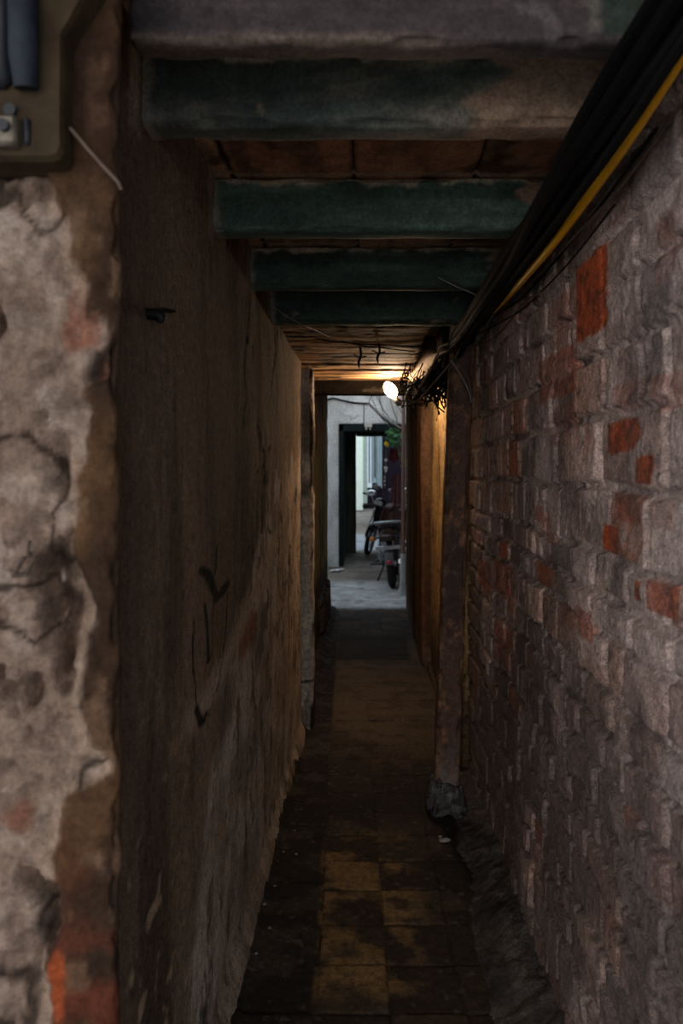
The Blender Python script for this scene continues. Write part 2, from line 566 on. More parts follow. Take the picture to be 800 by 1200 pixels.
# soot and damp stains, thickened low on the wall as painted shade
soot_shade = sm(.50, .64, fbm(P, (1, 1.7, 1.1), 5, 71) + .20 * sm(1.25, .45, z_ + (n1 - .5) * .5))
col = mix(col, (.105, .088, .082), soot_shade * .78)
pit = sm(.62, .7, n4 * .5 + n3 * .5)
col = mix(col, (.06, .05, .047), pit * .7)
col = col * np.array([1.10, .98, .92])
hgt = (1 - mort) * ((rc - .5) * .009 + .004) - mort * (.011 + (n3 - .5) * .018) + smear * .003 + (n3 - .5) * .008 + (n2 - .5) * .009 + (n1 - .5) * .018 - pit * .004
P[:, 0] -= hgt
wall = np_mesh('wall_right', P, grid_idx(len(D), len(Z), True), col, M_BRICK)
tag(wall, 'rough brick wall of grey and red bricks on the right', 'wall', kind='structure')

# ---- alley floor
D = np.concatenate([lin(-.6, 1.4, .04)[:-1], lin(1.4, 4.3, .006)[:-1], lin(4.3, 8.26, .014)])
X = lin(-.56, .56, .0065)
d_, x_ = [a.ravel() for a in np.meshgrid(D, X, indexing='ij')]
P = np.stack([x_, d_, np.zeros_like(d_)], 1)
n1, n2, n3 = fbm(P, 3, 4, 81), fbm(P, 12, 5, 82), fbm(P, 45, 4, 83)
seam = -.141 - (d_ - 2.06) * .0275 + (n1 - .5) * .012
tx = (x_ - seam) / .195
ty = (d_ - 2.27) / .2035 + (n1 - .5) * .08
jx = np.abs(tx - np.round(tx)) * .195
jy = np.abs(ty - np.round(ty)) * .2035
tid = _h(np.floor(tx).astype(np.int64), np.floor(ty).astype(np.int64), np.zeros(len(P), np.int64), 5)
left = sm(.0, -.02, x_ - seam)
joint = np.maximum(sm(.0045, .0015, jx + (n3 - .5) * .003), sm(.0045, .0015, jy + (n3 - .5) * .003)) * (1 - left)
jl = np.maximum(sm(.004, .001, np.abs((d_ - 2.4) / .33 - np.round((d_ - 2.4) / .33)) * .33 + (n2 - .5) * .008), sm(.008, .002, np.abs(x_ - seam)))
col = np.tile(np.array([.040, .029, .022]), (len(P), 1))
col = mix(col, (.07, .05, .034), sm(.3, .8, tid) * .8)
ochre = sm(2.05, 2.2, d_) * sm(3.2, 2.8, d_ + (n1 - .5) * .5) * sm(.20, .10, x_ + (n2 - .5) * .16)
col = mix(col, (.25, .155, .065), ochre * sm(.40, .62, tid * .22 + n2 * .85))
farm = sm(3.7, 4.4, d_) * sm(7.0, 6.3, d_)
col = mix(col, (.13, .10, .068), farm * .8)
stain = sm(.50, .60, n2 * .6 + n1 * .4 + .03 * (tid - .5))
col = mix(col, (.022, .018, .015), stain * .8 * (1 - farm * .5))
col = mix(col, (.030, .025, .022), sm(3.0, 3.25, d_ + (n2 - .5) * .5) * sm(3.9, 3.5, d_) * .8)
lc = mix(np.tile(np.array([.026, .020, .017]), (len(P), 1)), (.055, .046, .04), sm(.5, .66, n2))
col = col * (1 - left[:, None]) + lc * left[:, None]
col = mix(col, (.014, .011, .009), np.maximum(joint * (.35 + .65 * sm(.4, .6, n2)) * np.where(jx < .005, sm(4.2, 3.2, d_) , 1), jl * left) * .85)
col = mix(col, (.10, .09, .08), sm(.7, .76, n3) * .8)
matd = sm(.0, .05, d_ - 5.95) * sm(6.95, 6.9, d_) * sm(.30, .27, np.abs(x_ - .02))
col = mix(col, (.02, .016, .013), matd * .75)
P[:, 2] += (n1 - .5) * .012 + (n2 - .5) * .006 + (n3 - .5) * .003 - joint * .006 - jl * left * .006 + (tid - .5) * .004 * (1 - left)
P[:, 2] += sm(-.325, -.385, x_ + (n2 - .5) * .06) * (.035 + (n3 - .5) * .04)
P[:, 2] += sm(8.05, 8.25, d_) * -.01
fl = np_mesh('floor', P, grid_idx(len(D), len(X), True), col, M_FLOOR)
tag(fl, 'dark dirty tiled alley floor with an ochre patch nearby', 'floor', kind='structure')

# ---- mortar bank along the foot of the brick wall
D, T = lin(.9, 3.7, .008), lin(0, 1, .03)
d_, t_ = [a.ravel() for a in np.meshgrid(D, T, indexing='ij')]
topz = np.interp(d_, [.9, 1.8, 2.6, 3.3, 3.7], [.17, .15, .12, .07, .05])
P = np.stack([.285 + t_ * .20, d_, topz * t_ ** 1.25 - .012], 1)
n1, n2, n3 = fbm(P, 6, 4, 91), fbm(P, 20, 5, 92), fbm(P, 60, 3, 93)
P[:, 2] += ((n1 - .5) * .07 + (n2 - .5) * .022 + (n3 - .5) * .010) * sm(0, .25, t_)
P[:, 0] += (n1 - .5) * .06 * (1 - t_)
col = mix(np.tile(np.array([.075, .063, .056]), (len(P), 1)), (.13, .112, .10), sm(.5, .7, n2))
col = mix(col, (.03, .026, .023), sm(.55, .7, n1) * .6)
bank = np_mesh('trim_1', P, grid_idx(len(D), len(T), True), col, M_PLASTER)
tag(bank, 'lumpy dark mortar bank along the foot of the brick wall', 'mortar', kind='structure')

# ---- far left wall, behind the chipped jamb
def farl_paint(V, e):
    n1, n2 = fbm(V, 4, 4, 101), fbm(V, 18, 4, 102)
    c = np.tile(np.array([.30, .21, .13]), (len(V), 1))
    ol = sm(1.60, 1.56, V[:, 2] + (n2 - .5) * .04)
    c = mix(c, (.30, .25, .10), ol * .9)
    c = mix(c, (.09, .065, .045), sm(.48, .64, n1) * .7)
    return mix(c, (.07, .055, .045), sm(.6, .45, V[:, 2] + (n2 - .5) * .3))
w = rough_box('wall_far_left', (-.62, -.442, 4.3, 8.28, -.03, 2.34), (.05, .02, .02), farl_paint, M_PLASTER, .008, 7, .02)
tag(w, 'brown and olive painted wall beyond the chipped jamb', 'wall', kind='structure')

# ---- ochre wall on the right beyond the leaning post
def ochre_paint(V, e):
    n1, n2, n3 = fbm(V, 3, 4, 111), fbm(V, (14, 14, 5), 5, 112), fbm(V, 40, 3, 113)
    c = np.tile(np.array([.56, .39, .18]), (len(V), 1))
    c = mix(c, (.40, .26, .115), sm(.42, .62, n1) * .8)
    c = mix(c, (.09, .055, .03), sm(.54, .68, n2) * .8)
    c = mix(c, (.07, .05, .04), sm(.66, .72, n3))
    c = mix(c, (.03, .022, .018), sm(1.94, 1.97, V[:, 2] + (n2 - .5) * .05))  # dark above the planks: shade of the gap painted on
    return mix(c, (.09, .065, .048), sm(.55, .15, V[:, 2] + (n2 - .5) * .5) * .85)  # darker towards the floor: shadow painted into the ochre
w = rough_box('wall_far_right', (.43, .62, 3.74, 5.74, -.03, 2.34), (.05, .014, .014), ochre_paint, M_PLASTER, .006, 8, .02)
tag(w, 'ochre plaster wall lit by the lamp behind the leaning post', 'wall', kind='structure')

# ---- kerb at the foot of the ochre wall
w = rough_box('trim_2', (.405, .445, 3.9, 5.75, -.02, .05), (.02, .02, .02), flat((.11, .08, .055)), M_PLASTER, .006, 10, .015)
tag(w, 'low brown kerb along the foot of the ochre wall', 'kerb', kind='structure')

# ---- jamb on the right of the way out
def jamb_paint(V, e):
    n1, n2 = fbm(V, (8, 8, 2), 5, 121), fbm(V, 20, 4, 122)
    c = mix(np.tile(np.array([.20, .115, .07]), (len(V), 1)), (.09, .055, .038), sm(.42, .62, n1))
    c = mix(c, (.20, .16, .14), sm(.25, .1, V[:, 2] + (n2 - .5) * .3) * .6)
    return mix(c, (.22, .12, .07), e * .6)
w = rough_box('door_jamb', (.365, .60, 5.75, 8.28, -.03, 2.34), (.025, .03, .025), jamb_paint, M_DULL, .006, 7, .02)
tag(w, 'dark brown jamb on the right of the bright opening', 'door jamb', kind='structure')

# ---- concrete stub and step at the way out
w = rough_box('trim_3', (-.47, -.388, 6.7, 8.0, -.03, .36), (.012, .03, .012), flat((.075, .06, .05)), M_PLASTER, .02, 7, .05)
tag(w, 'rounded dark stub of concrete at the left foot of the opening', 'kerb', kind='structure')
w = rough_box('door_step', (-.62, .62, 8.22, 8.36, -.05, .012), (.02, .02, .02), flat((.30, .31, .32)), M_PLASTER, .006, 8, .015)
tag(w, 'worn pale step between the alley and the courtyard', 'step', kind='structure')

# ---- ceilings
def board_paint(V, e):
    n1, n2 = fbm(V, (14, 3, 14), 5, 131), fbm(V, 14, 5, 132)
    k = np.floor((V[:, 0] + .62) / .29)
    t = _h(k.astype(np.int64), np.floor(V[:, 1] / .59 + k * .37).astype(np.int64), np.zeros(len(V), np.int64), 3)
    c = mix(np.tile(np.array([.42, .20, .105]), (len(V), 1)), (.58, .34, .19), sm(.4, .9, t) * .9)
    c = mix(c, (.11, .055, .035), sm(.45, .62, n1) * .7)
    c = mix(c, (.02, .012, .01), sm(.57, .68, n2) * .7)
    j = np.abs((V[:, 0] + .62) / .29 - np.round((V[:, 0] + .62) / .29)) * .29
    c = mix(c, (.008, .006, .005), sm(.007, .003, j))
    for bd in (1.30, 1.90, 2.475, 2.98):
        c = mix(c, (.40, .30, .20), sm(.016, .004, np.abs(V[:, 1] - bd + .008) + (fbm(V, 25, 4, 133) - .5) * .022) * .9)
    return c
def board_shape(Pp):
    j = np.abs((Pp[:, 0] + .62) / .29 - np.round((Pp[:, 0] + .62) / .29)) * .29
    Pp[:, 2] += sm(.008, .002, j) * .008 * (Pp[:, 2] < 2.13)
    return Pp
w = rough_box('ceiling', (-.62, .62, .70, 3.06, 2.11, 2.15), (.007, .012, .04), board_paint, M_CEIL, .003, 9, .01, shape=board_shape)
tag(w, 'reddish brown ceiling boards between the green beams', 'ceiling', kind='structure')

def plank_paint(V, e):
    n1, n2 = fbm(V, (2.5, 26, 14), 5, 141), fbm(V, 9, 5, 142)
    ku = V[:, 1] / .125 + (fbm(V, 2, 2, 143) - .5) * .5
    k = np.floor(ku)
    t = _h(k.astype(np.int64), np.zeros(len(V), np.int64), np.zeros(len(V), np.int64), 9)
    c = mix(np.tile(np.array([.44, .24, .10]), (len(V), 1)), (.58, .38, .19), sm(.3, .9, t))
    c = mix(c, (.12, .06, .03), sm(.48, .6, n1) * .85)
    c = mix(c, (.02, .013, .01), sm(.6, .68, n2) * .85)
    c = mix(c, (.01, .007, .005), sm(.10, .03, np.abs(ku - np.round(ku))) * .9)
    return c
def plank_shape(Pp):
    ku = Pp[:, 1] / .125 + (fbm(Pp, 2, 2, 143) - .5) * .5
    low = Pp[:, 2] < 2.03
    Pp[:, 2] += (sm(.12, .02, np.abs(ku - np.round(ku))) * .012 + (_h(np.floor(ku).astype(np.int64), np.ones(len(ku), np.int64), np.ones(len(ku), np.int64), 4) - .5) * .014) * low
    return Pp
w = rough_box('ceiling', (-.62, .255, 3.10, 5.20, 2.0, 2.06), (.014, .006, .05), plank_paint, M_CEIL, .006, 9, .01, shape=plank_shape)
tag(w, 'low ceiling of rough warm planks lit by the lamp', 'ceiling', kind='structure')
w = rough_box('ceiling', (-.66, .66, 3.10, 8.36, 2.30, 2.40), (.06, .06, .06), flat((.10, .075, .055)), M_CEIL, .006, 9, .01)
tag(w, 'ceiling over the far end of the alley, behind the lintel', 'ceiling', kind='structure')

def lintel_paint(V, e):
    n1, n2 = fbm(V, (3, 14, 14), 5, 151), fbm(V, 16, 4, 152)
    c = mix(np.tile(np.array([.009, .0066, .005]), (len(V), 1)), (.006, .0045, .0035), sm(.42, .6, n1))
    return mix(c, (.03, .024, .018), sm(.64, .7, n2) * .7)
w = rough_box('lintel', (-.60, .60, 5.20, 5.34, 1.918, 2.42), (.02, .02, .014), lintel_paint, M_DULL, .005, 9, .012)
tag(w, 'dark wooden lintel across the alley behind the lamp', 'lintel', kind='structure')

# ================================================================== BEAMS
GREEN = np.array([.048, .078, .060])


def beam_paint(seed, bare, dull=0.0, tint=GREEN, right=None, edge_c=(.52, .42, .30)):
    def f(V, e):
        n1, n2, n3 = fbm(V, (5, 12, 14), 5, seed), fbm(V, 22, 5, seed + 1), fbm(V, (3, 40, 60), 4, seed + 2)
        c = np.tile(tint.astype(float), (len(V), 1))
        c = mix(c, tint * 1.7 + .012, sm(.45, .75, n3) * .7)
        c = mix(c, tint * .45, sm(.5, .66, n1) * .7)
        b = sm(bare, bare + .05, n1 * .5 + n2 * .5)
        c = mix(c, (.27, .19, .12), b)
        if dull: c = mix(c, (.21, .175, .14), sm(.5 - dull * .22, .60, fbm(V, (4, 10, 16), 4, seed + 5)) * .75)
        if right is not None:
            c = mix(c, (.33, .21, .14), sm(0, .03, V[:, 0] - right + (n1 - .5) * .22) * .9)
        top = sm(.020, .008, V[:, 2].max() - V[:, 2] + (n2 - .5) * .045)
        c = mix(c, edge_c, top * .9)
        # pale bare ends where the beam goes into the wall
        ends = sm(.02, .0, .37 - np.abs(V[:, 0]) * (V[:, 0] < 0) + (n2 - .5) * .03 + (V[:, 0] > 0))
        c = mix(c, (.30, .25, .19), ends * .7)
        return mix(c, (.03, .03, .025), e * sm(.4, .6, n2) * .5)
    return f


def beam(ext, paint, label, worn=.008):
    o = rough_box('ceiling_beam', ext, (.006, .012, .0055), paint, M_WOOD, .002, 8, worn)
    return tag(o, label, 'beam', 'painted ceiling beams', 'thing')


ZB = 1.98
def header_paint(V, e):
    n1, n2, n3 = fbm(V, (3, 12, 16), 5, 161), fbm(V, 18, 5, 162), fbm(V, (2, 30, 60), 4, 163)
    c = np.tile(np.array([.042, .031, .031]), (len(V), 1))
    c = mix(c, (.062, .047, .046), sm(.45, .65, n3))
    c = mix(c, (.028, .021, .021), sm(.5, .66, n1) * .7)
    g = sm(.0, .012, V[:, 0] - .300 + (n2 - .5) * .06) * sm(1.985, 1.995, V[:, 2])
    c = mix(c, (.022, .032, .024), g)
    rim = sm(.02, .003, np.abs(V[:, 0] - .293 + (n2 - .5) * .05)) * sm(1.99, 2.0, V[:, 2])
    c = mix(c, (.11, .10, .085), rim * .8)
    # worn pale stripe shaped like a hook near its right end
    hk = sm(.012, .006, seg_dist(V[:, 0], V[:, 2], [(.20, 2.025), (.235, 2.02), (.245, 2.00), (.245, 1.985)]) + (n2 - .5) * .008)
    c = mix(c, (.095, .078, .076), hk * .7)
    low = sm(1.998, 1.985, V[:, 2] + (n2 - .5) * .008)
    c = mix(c, (.105, .073, .056), low * sm(.4, .55, n1 + .05))
    return c
beam((-.328, .47, 1.07, 1.125, 1.98, 2.30), header_paint, 'dull purple brown header board, nearest of the overhead beams', .006)
beam((-.42, .47, 1.32, 1.40, ZB, 2.105), beam_paint(171, .66, .7, np.array([.055, .070, .060]), .155), 'grey green beam with a bare tan right end, behind the header board')
beam((-.42, .47, 1.90, 1.985, ZB, 2.108), beam_paint(181, .70, 0, GREEN * 1.2, .375), 'blue green beam, lightest of the row, second behind the header board')
beam((-.42, .47, 2.475, 2.55, ZB, 2.108), beam_paint(191, .67, 0, GREEN * .9, .355), 'dark green beam with flaked upper edge, third behind the header board')
beam((-.42, .47, 2.98, 3.07, 1.965, 2.108), beam_paint(201, .60, 0, GREEN * .75), 'blackish green beam just before the plank ceiling')

# ================================================================== POSTS
def chip_paint(V, e):
    n1, n2 = fbm(V, (9, 9, 3), 5, 211), fbm(V, 26, 5, 212)
    c = mix(np.tile(np.array([.40, .34, .275]), (len(V), 1)), (.55, .47, .38), sm(.45, .62, n2))
    c = mix(c, (.12, .095, .075), sm(.52, .64, n1) * .8)
    rim = sm(-.330, -.315, V[:, 0] + (n1 - .5) * .03)
    c = mix(c, (.04, .03, .022), rim * sm(.45, .55, fbm(V, (6, 6, 4), 3, 215)))
    cr = sm(.008, .002, np.abs(V[:, 2] - .27 + (n2 - .5) * .02))
    return mix(c, (.02, .015, .012), cr)
def chip_shape(Pp):
    n = fbm(Pp, (4, 4, 5), 5, 219)
    Pp[:, 0] += (n - .5) * .03 * sm(-.345, -.315, Pp[:, 0])
    return Pp
o = rough_box('door_post', (-.392, -.312, 4.33, 4.46, -.005, 1.985), (.006, .012, .007), chip_paint, M_PLASTER, .004, 12, .012, shape=chip_shape)
tag(o, 'chipped grey plaster post at the end of the left wall', 'post', None, 'thing')

def post_paint(V, e):
    n1, n2 = fbm(V, (16, 16, 2.2), 5, 221), fbm(V, 24, 4, 222)
    c = mix(np.tile(np.array([.095, .050, .036]), (len(V), 1)), (.05, .031, .026), sm(.42, .6, n1))
    c = mix(c, (.24, .12, .06), sm(.6, .68, n2) * .7)
    c = mix(c, (.20, .16, .14), sm(.35, .1, V[:, 2] + (n2 - .5) * .25) * .7)
    return mix(c, (.26, .14, .07), e * sm(.35, .6, n2) * .8)
def post_shape(Pp):
    t = Pp[:, 2] / 2.0
    Pp[:, 0] += .072 * t
    return Pp
root = thing('leaning_post', 'reddish brown wooden post leaning beside the brick wall', 'post', (0, 0, 0), kind='thing')
rough_box('post_shaft', (.258, .362, 3.27, 3.38, -.01, 1.99), (.006, .012, .008), post_paint, M_WOOD, .005, 9, .012, parent=root, shape=post_shape)
def base_paint(V, e):
    n1, n2 = fbm(V, 18, 5, 231), fbm(V, 50, 3, 232)
    c = mix(np.tile(np.array([.075, .072, .07]), (len(V), 1)), (.15, .148, .145), sm(.5, .66, n1))
    return mix(c, (.035, .03, .028), sm(.56, .64, n2) * .9)
def base_shape(Pp):
    t = np.clip(Pp[:, 2] / .16, 0, 1)
    f = 1 + .55 * (1 - t) ** 1.8
    cx, cy = .315, 3.32
    Pp[:, 0] = cx + (Pp[:, 0] - cx) * f + (fbm(Pp, 20, 4, 235) - .5) * .03
    Pp[:, 1] = cy + (Pp[:, 1] - cy) * f + (fbm(Pp, 20, 4, 236) - .5) * .03
    return Pp
b = rough_box('post_base', (.25, .375, 3.255, 3.395, -.012, .15), .006, base_paint, M_PLASTER, .008, 16, .02, parent=root, shape=base_shape)
b['label'] = 'grey cement foot'

# ================================================================== BOX ON THE PIER
m_beige = mat('beige_plastic', (.055, .036, .018), (.026, .016, .009), 26, .7, 0, .05, spec=.12)
m_dark = mat('dark_plastic', (.020, .022, .028), (.012, .012, .014), 30, .4, 0, .05)
m_slate = mat('slate_plastic', (.022, .026, .037), (.008, .010, .014), 24, .6, 0, .05, spec=.2)
m_term = mat('grimy_metal', (.20, .17, .13), (.07, .055, .04), 60, .45, .5, .1)
root = thing('electrical_box', 'beige plastic electrical box fixed high on the near pier', 'electrical box', (-.41, .93, 1.85))
ol = [(-.13, -.091), (.045, -.091), (.053, -.088), (.057, -.080), (.057, -.05), (.0575, .052), (.062, .060), (.087, .104), (.12, .16), (.12, .25), (-.13, .25)]
mb = MB()
def ring(y, sc): return [(x * sc + (1 - sc) * -.02, y, z * sc + (1 - sc) * .06) for x, z in ol]
mb.loft([ring(.035, 1.0), ring(-.012, 1.0), ring(-.02, .97)])
mb.build('box_cover', m_beige, root, smooth=False)
mb = MB(); mb.tube([(.020, -.028, -.014), (.020, -.034, .02), (.018, -.034, .12), (.014, -.030, .2)], [.013, .016, .016, .015], 14); mb.build('conduit', m_slate, root)
mb = MB(); mb.box(-.09, .002, -.036, -.012, -.012, .23, .008); mb.build('switch_panel', m_dark, root)
mb = MB(); mb.box(-.014, .012, -.036, -.012, -.080, -.045, .004); mb.box(-.045, -.018, -.034, -.012, -.085, -.036, .004); t_ = mb.build('terminal', m_term, root)
mb = MB(); mb.lathe([(.0, -.003), (.007, -.003), (.007, .004), (.0, .004)], Matrix.Translation((-.001, -.038, -.060)) @ Matrix.Rotation(math.pi / 2, 4, 'X'), 12); mb.build('screw', m_dark, t_)
mb = MB(); mb.lathe([(.0, -.003), (.007, -.003), (.007, .004), (.0, .004)], Matrix.Translation((.0, -.022, -.036)) @ Matrix.Rotation(math.pi / 2, 4, 'X'), 12); mb.build('screw', m_dark, root)
mb = MB(); mb.box(.015, .022, -.026, -.012, -.076, -.044, .003); mb.build('slot', m_dark, root)

m_pinkwire = mat('bare_wire', (.16, .10, .08), (.09, .055, .04), 40, .6)
m_black = mat('black_rubber', (.0035, .0035, .005), (.002, .002, .0025), 30, .7, 0, .05, spec=.12)
m_blackgrey = mat('dusty_black_cable', (.010, .009, .0085), (.0045, .0045, .0045), 60, .85, 0, .1, spec=.1)
m_brownc = mat('brown_cable', (.14, .095, .065), (.06, .042, .03), 50, .6)
m_greyc = mat('grey_cable', (.26, .25, .235), (.14, .135, .13), 50, .6)
m_yellow = mat('yellow_cable', (.92, .46, .010), (.82, .39, .008), 12, .42, 0, .04)

mb = MB(); mb.tube([at(82, 150, .93), at(104, 176, .935), at(122, 196, .935), at(138, 213, .94), at(142, 222, .945)], .0022, 8)
tag(mb.build('stub_wire', m_pinkwire), 'short pinkish wire slanting down from the beige electrical box', 'wire')

# hook on the left wall
m_iron = mat('black_iron', (.010, .009, .008), (.005, .005, .005), 60, .6, .4, .2)
hd, hz_ = lw(176, 366)
root = thing('wall_hook', 'small black iron hook stuck in the left wall', 'hook', (WL, hd, hz_))
mb = MB(); mb.tube([(-.01, 0, -.002), (.012, 0, -.004), (.018, 0, -.010), (.017, .0, -.018)], [.010, .011, .010, .006], 10); mb.build('hook_stub', m_iron, root)
mb = MB(); mb.tube([(.010, 0, .002), (.020, .01, .006), (.028, .02, .006), (.034, .03, .008)], [.005, .0045, .004, .003], 8); mb.build('hook_arm', m_iron, root)
root = thing('wall_staple', 'small rusty iron staple sticking out of the pale pier plaster', 'staple', at(32, 662, .945))
m_rust = mat('rusty_iron', (.10, .065, .045), (.04, .028, .022), 80, .7, .3, .2)
mb = MB(); mb.tube([(-.012, .02, -.013), (-.012, -.010, -.012), (.002, -.014, .010), (.014, -.010, .012), (.004, -.012, -.010), (-.012, -.010, -.012)], .0025, 8); mb.build('staple_wire', m_rust, root)
mb = MB(); mb.tube([(.004, .02, .012), (.004, -.008, .014), (.006, -.008, .030)], .002, 8); mb.build('staple_leg', m_rust, root)

# ================================================================== CABLES
def cr(pts, n=10):
    """smooth path through points"""
    pts = [Vector(p) for p in pts]
    q = [pts[0] * 2 - pts[1]] + pts + [pts[-1] * 2 - pts[-2]]
    out = []
    for i in range(1, len(q) - 2):
        for k in range(n):
            t = k / n
            a, b, c, d = q[i - 1], q[i], q[i + 1], q[i + 2]
            out.append(.5 * ((2 * b) + (c - a) * t + (2 * a - 5 * b + 4 * c - d) * t * t + (3 * b - a - 3 * c + d) * t ** 3))
    out.append(pts[-1])
    return out


def cable(name, pts, r, m, label, group=None, n=10, seg=8):
    mb = MB(); mb.tube(cr(pts, n), r, seg)
    return tag(mb.build(name, m), label, 'cable', group)


# the black bundle: rows of cables that cross under the beams
rg = random.Random(5)
LBK = 'black cable in the thick bundle along the top of the brick wall'
slots = [(.324, .562), (.345, .560), (.366, .562), (.388, .563), (.334, .540), (.356, .540), (.378, .541), (.398, .548),
         (.318, .545), (.350, .520), (.371, .521), (.340, .522), (.362, .503), (.410, .564), (.328, .522)]
for i, (bx_, bz_) in enumerate(slots):
    bx_ = bz_ * (.605 + (bx_ / bz_ - .575) * .80)
    ph = rg.uniform(0, 6.28); r = rg.choice((.009, .0115, .013, .008))
    pts = []
    for k, dd_ in enumerate((.35, .8, 1.2, 1.6, 2.0, 2.4, 2.8, 3.15)):
        pts.append((bx_ + rg.uniform(-.006, .006) + .004 * math.sin(ph + k), dd_, CH + bz_ - .004 - .02 * math.sin(k * 1.1 + ph) * (.4 if k % 2 else .2) + .0))
    # fan out and drop into the tangle by the lintel
    ex = rg.uniform(.20, .40); ed = rg.uniform(3.9, 4.75)
    pts.append((.36 + (bx_ - .36) * 1.2, 3.5, CH + .5 + rg.uniform(-.03, .05)))
    pts.append((ex + .03, ed - .2, CH + .50 + rg.uniform(-.04, .06)))
    pts.append((ex, ed, CH + .47 + rg.uniform(-.05, .05)))
    cable('black_cable', pts, r, m_black if i % 3 else m_blackgrey, LBK, 'black cables of the bundle', 6)
ypts = [(838, -12, 1.0), (800, 62, 1.10), (745, 150, 1.28), (700, 215, 1.50), (650, 283, 1.82), (615, 325, 2.17), (592, 350, 2.50), (578, 364, 2.68)]
cable('yellow_cable', [at(x_, y_, dd_ * .93) for x_, y_, dd_ in ypts], .0092, m_yellow, 'thick yellow cable running along the top of the brick wall', None, 10, 12)
thin = [([at(800, 120, 1.13), at(730, 215, 1.38), at(680, 270, 1.6), at(630, 322, 2.05), at(585, 368, 2.7), at(560, 385, 3.0)], .0028, m_brownc, 'thin brown cable just under the yellow cable'),
        ([at(770, 150, 1.2), at(700, 245, 1.5), at(655, 300, 1.82), at(610, 350, 2.35), at(570, 376, 2.9), at(545, 402, 3.2)], .003, m_blackgrey, 'thin grey black cable sagging below the yellow cable'),
        ([at(720, 240, 1.42), at(660, 315, 1.8), at(612, 362, 2.35), at(585, 378, 2.7), at(560, 392, 3.0)], .0022, m_blackgrey, 'lowest thin wire below the yellow cable on the bricks'),
        ([at(640, 340, 2.0), at(612, 356, 2.33), at(594, 380, 2.6), at(575, 398, 2.9), at(552, 408, 3.1)], .002, m_brownc, 'thin brown wire looping off the bricks near the yellow cable end'),
        ([at(580, 360, 2.7), at(560, 385, 2.95), at(545, 400, 3.1), at(530, 422, 3.2), at(505, 452, 3.24), at(488, 470, 3.3), at(478, 468, 3.4)], .0038, m_brownc, 'brown cable hanging in a long loop towards the lamp'),
        ([at(535, 420, 3.15), at(543, 432, 3.2), at(550, 450, 3.22), at(553, 466, 3.24)], .0035, m_brownc, 'short brown cable drooping down the leaning post'),
        ([at(528, 422, 3.18), at(540, 440, 3.2), at(549, 458, 3.22), at(552, 472, 3.24)], .003, m_greyc, 'short grey cable drooping down the leaning post'),
        ([at(513, 325, 2.46), at(535, 336, 2.44), at(556, 345, 2.46), at(566, 353, 2.5), at(568, 362, 2.55)], .0018, m_greyc, 'thin grey wire slanting across the third green beam to the bundle'),
        ([at(313, 355, 2.9), at(345, 376, 2.95), at(372, 388, 3.3), at(392, 398, 3.6)], .0018, m_greyc, 'thin pale wire from the left wall to the plank ceiling'),
        ([at(392, 398, 3.6), at(425, 405, 3.7), at(450, 408, 3.75), at(486, 412, 3.8)], .003, m_black, 'thin black wire strung under the planks beside the lamp'),
        ([at(335, 383, 3.3), at(372, 397, 3.55), at(410, 402, 3.6), at(440, 404, 3.6), at(500, 406, 3.7)], .0025, m_black, 'thin black wire crossing under the planks from the left wall'),
        ([at(693, 110, 1.36), at(722, 100, 1.3), at(735, 113, 1.25), at(752, 118, 1.22)], .0016, m_greyc, 'thin grey wire tying the black bundle near the bare beam end'),
        ([at(726, 140, 1.2), at(731, 118, 1.2), at(734, 104, 1.22)], .003, m_greyc, 'short grey cable end poking from the black bundle')]
for pts, r, m, lab in thin:
    cable('thin_cable', pts, r, m, lab)

# tangle of loose wires by the lamp
LTW = 'loose wire in the tangle hanging beside the lamp'
for i in range(34):
    c = at(rg.uniform(478, 535), rg.uniform(446, 466), rg.uniform(3.9, 4.6))
    c.x = min(c.x, .40)
    pts = [c + Vector((rg.uniform(-.05, .05), rg.uniform(-.12, .12), .06 + rg.uniform(0, .06)))]
    for k in range(rg.randint(3, 5)):
        pts.append(c + Vector((rg.uniform(-.07, .05), rg.uniform(-.10, .10), rg.uniform(-.07, .05))))
    pts.append(pts[-1] + Vector((rg.uniform(-.02, .02), 0, -rg.uniform(.03, .09))))
    for p_ in pts:
        p_.x = max(.12, min(p_.x, .41)); p_.z = min(p_.z, 1.985)
    cable('loose_wire', pts, rg.choice((.0022, .003, .0038)), (m_black, m_blackgrey, m_brownc, m_blackgrey, m_greyc)[i % 5 if i % 3 == 0 else 1], LTW, 'tangle of loose wires', 7, 6)
for i in range(12):   # ends dangling over the ochre wall
    c = at(rg.uniform(500, 530), rg.uniform(440, 456), rg.uniform(3.6, 3.9))
    pts = [c + Vector((0, 0, .05)), c, c + Vector((rg.uniform(-.03, .03), 0, -.03)), c + Vector((rg.uniform(-.03, .03), 0, -.07)), c + Vector((rg.uniform(-.02, .04), 0, -rg.uniform(.09, .13)))]
    cable('loose_wire', pts, .0035, m_black, 'black wire end dangling from the tangle over the ochre wall', 'dangling wire ends', 6, 6)

# strands that leave the bundle and sag into the tangle
for i in range(16):
    a = at(rg.uniform(548, 592), rg.uniform(345, 385), 2.75); a.x = min(a.x, .42)
    b = at(rg.uniform(508, 545), rg.uniform(395, 440), 3.55); b.x = min(b.x, .42)
    c = at(rg.uniform(480, 525), rg.uniform(440, 466), 4.25)
    for p_ in (a, b, c): p_.z = min(p_.z, 1.965)
    mid = a.lerp(b, .5) + Vector((rg.uniform(-.03, .02), 0, -rg.uniform(.0, .05)))
    cable('sagging_cable', [a, mid, b, b.lerp(c, .5) + Vector((rg.uniform(-.03, .03), 0, -rg.uniform(0, .05))), c], rg.choice((.003, .004, .0055)), (m_blackgrey, m_black, m_blackgrey, m_brownc, m_black, m_blackgrey, m_greyc, m_black)[i % 8],
          'slack cable sagging from the bundle into the tangle by the lamp', 'slack cables', 7, 6)

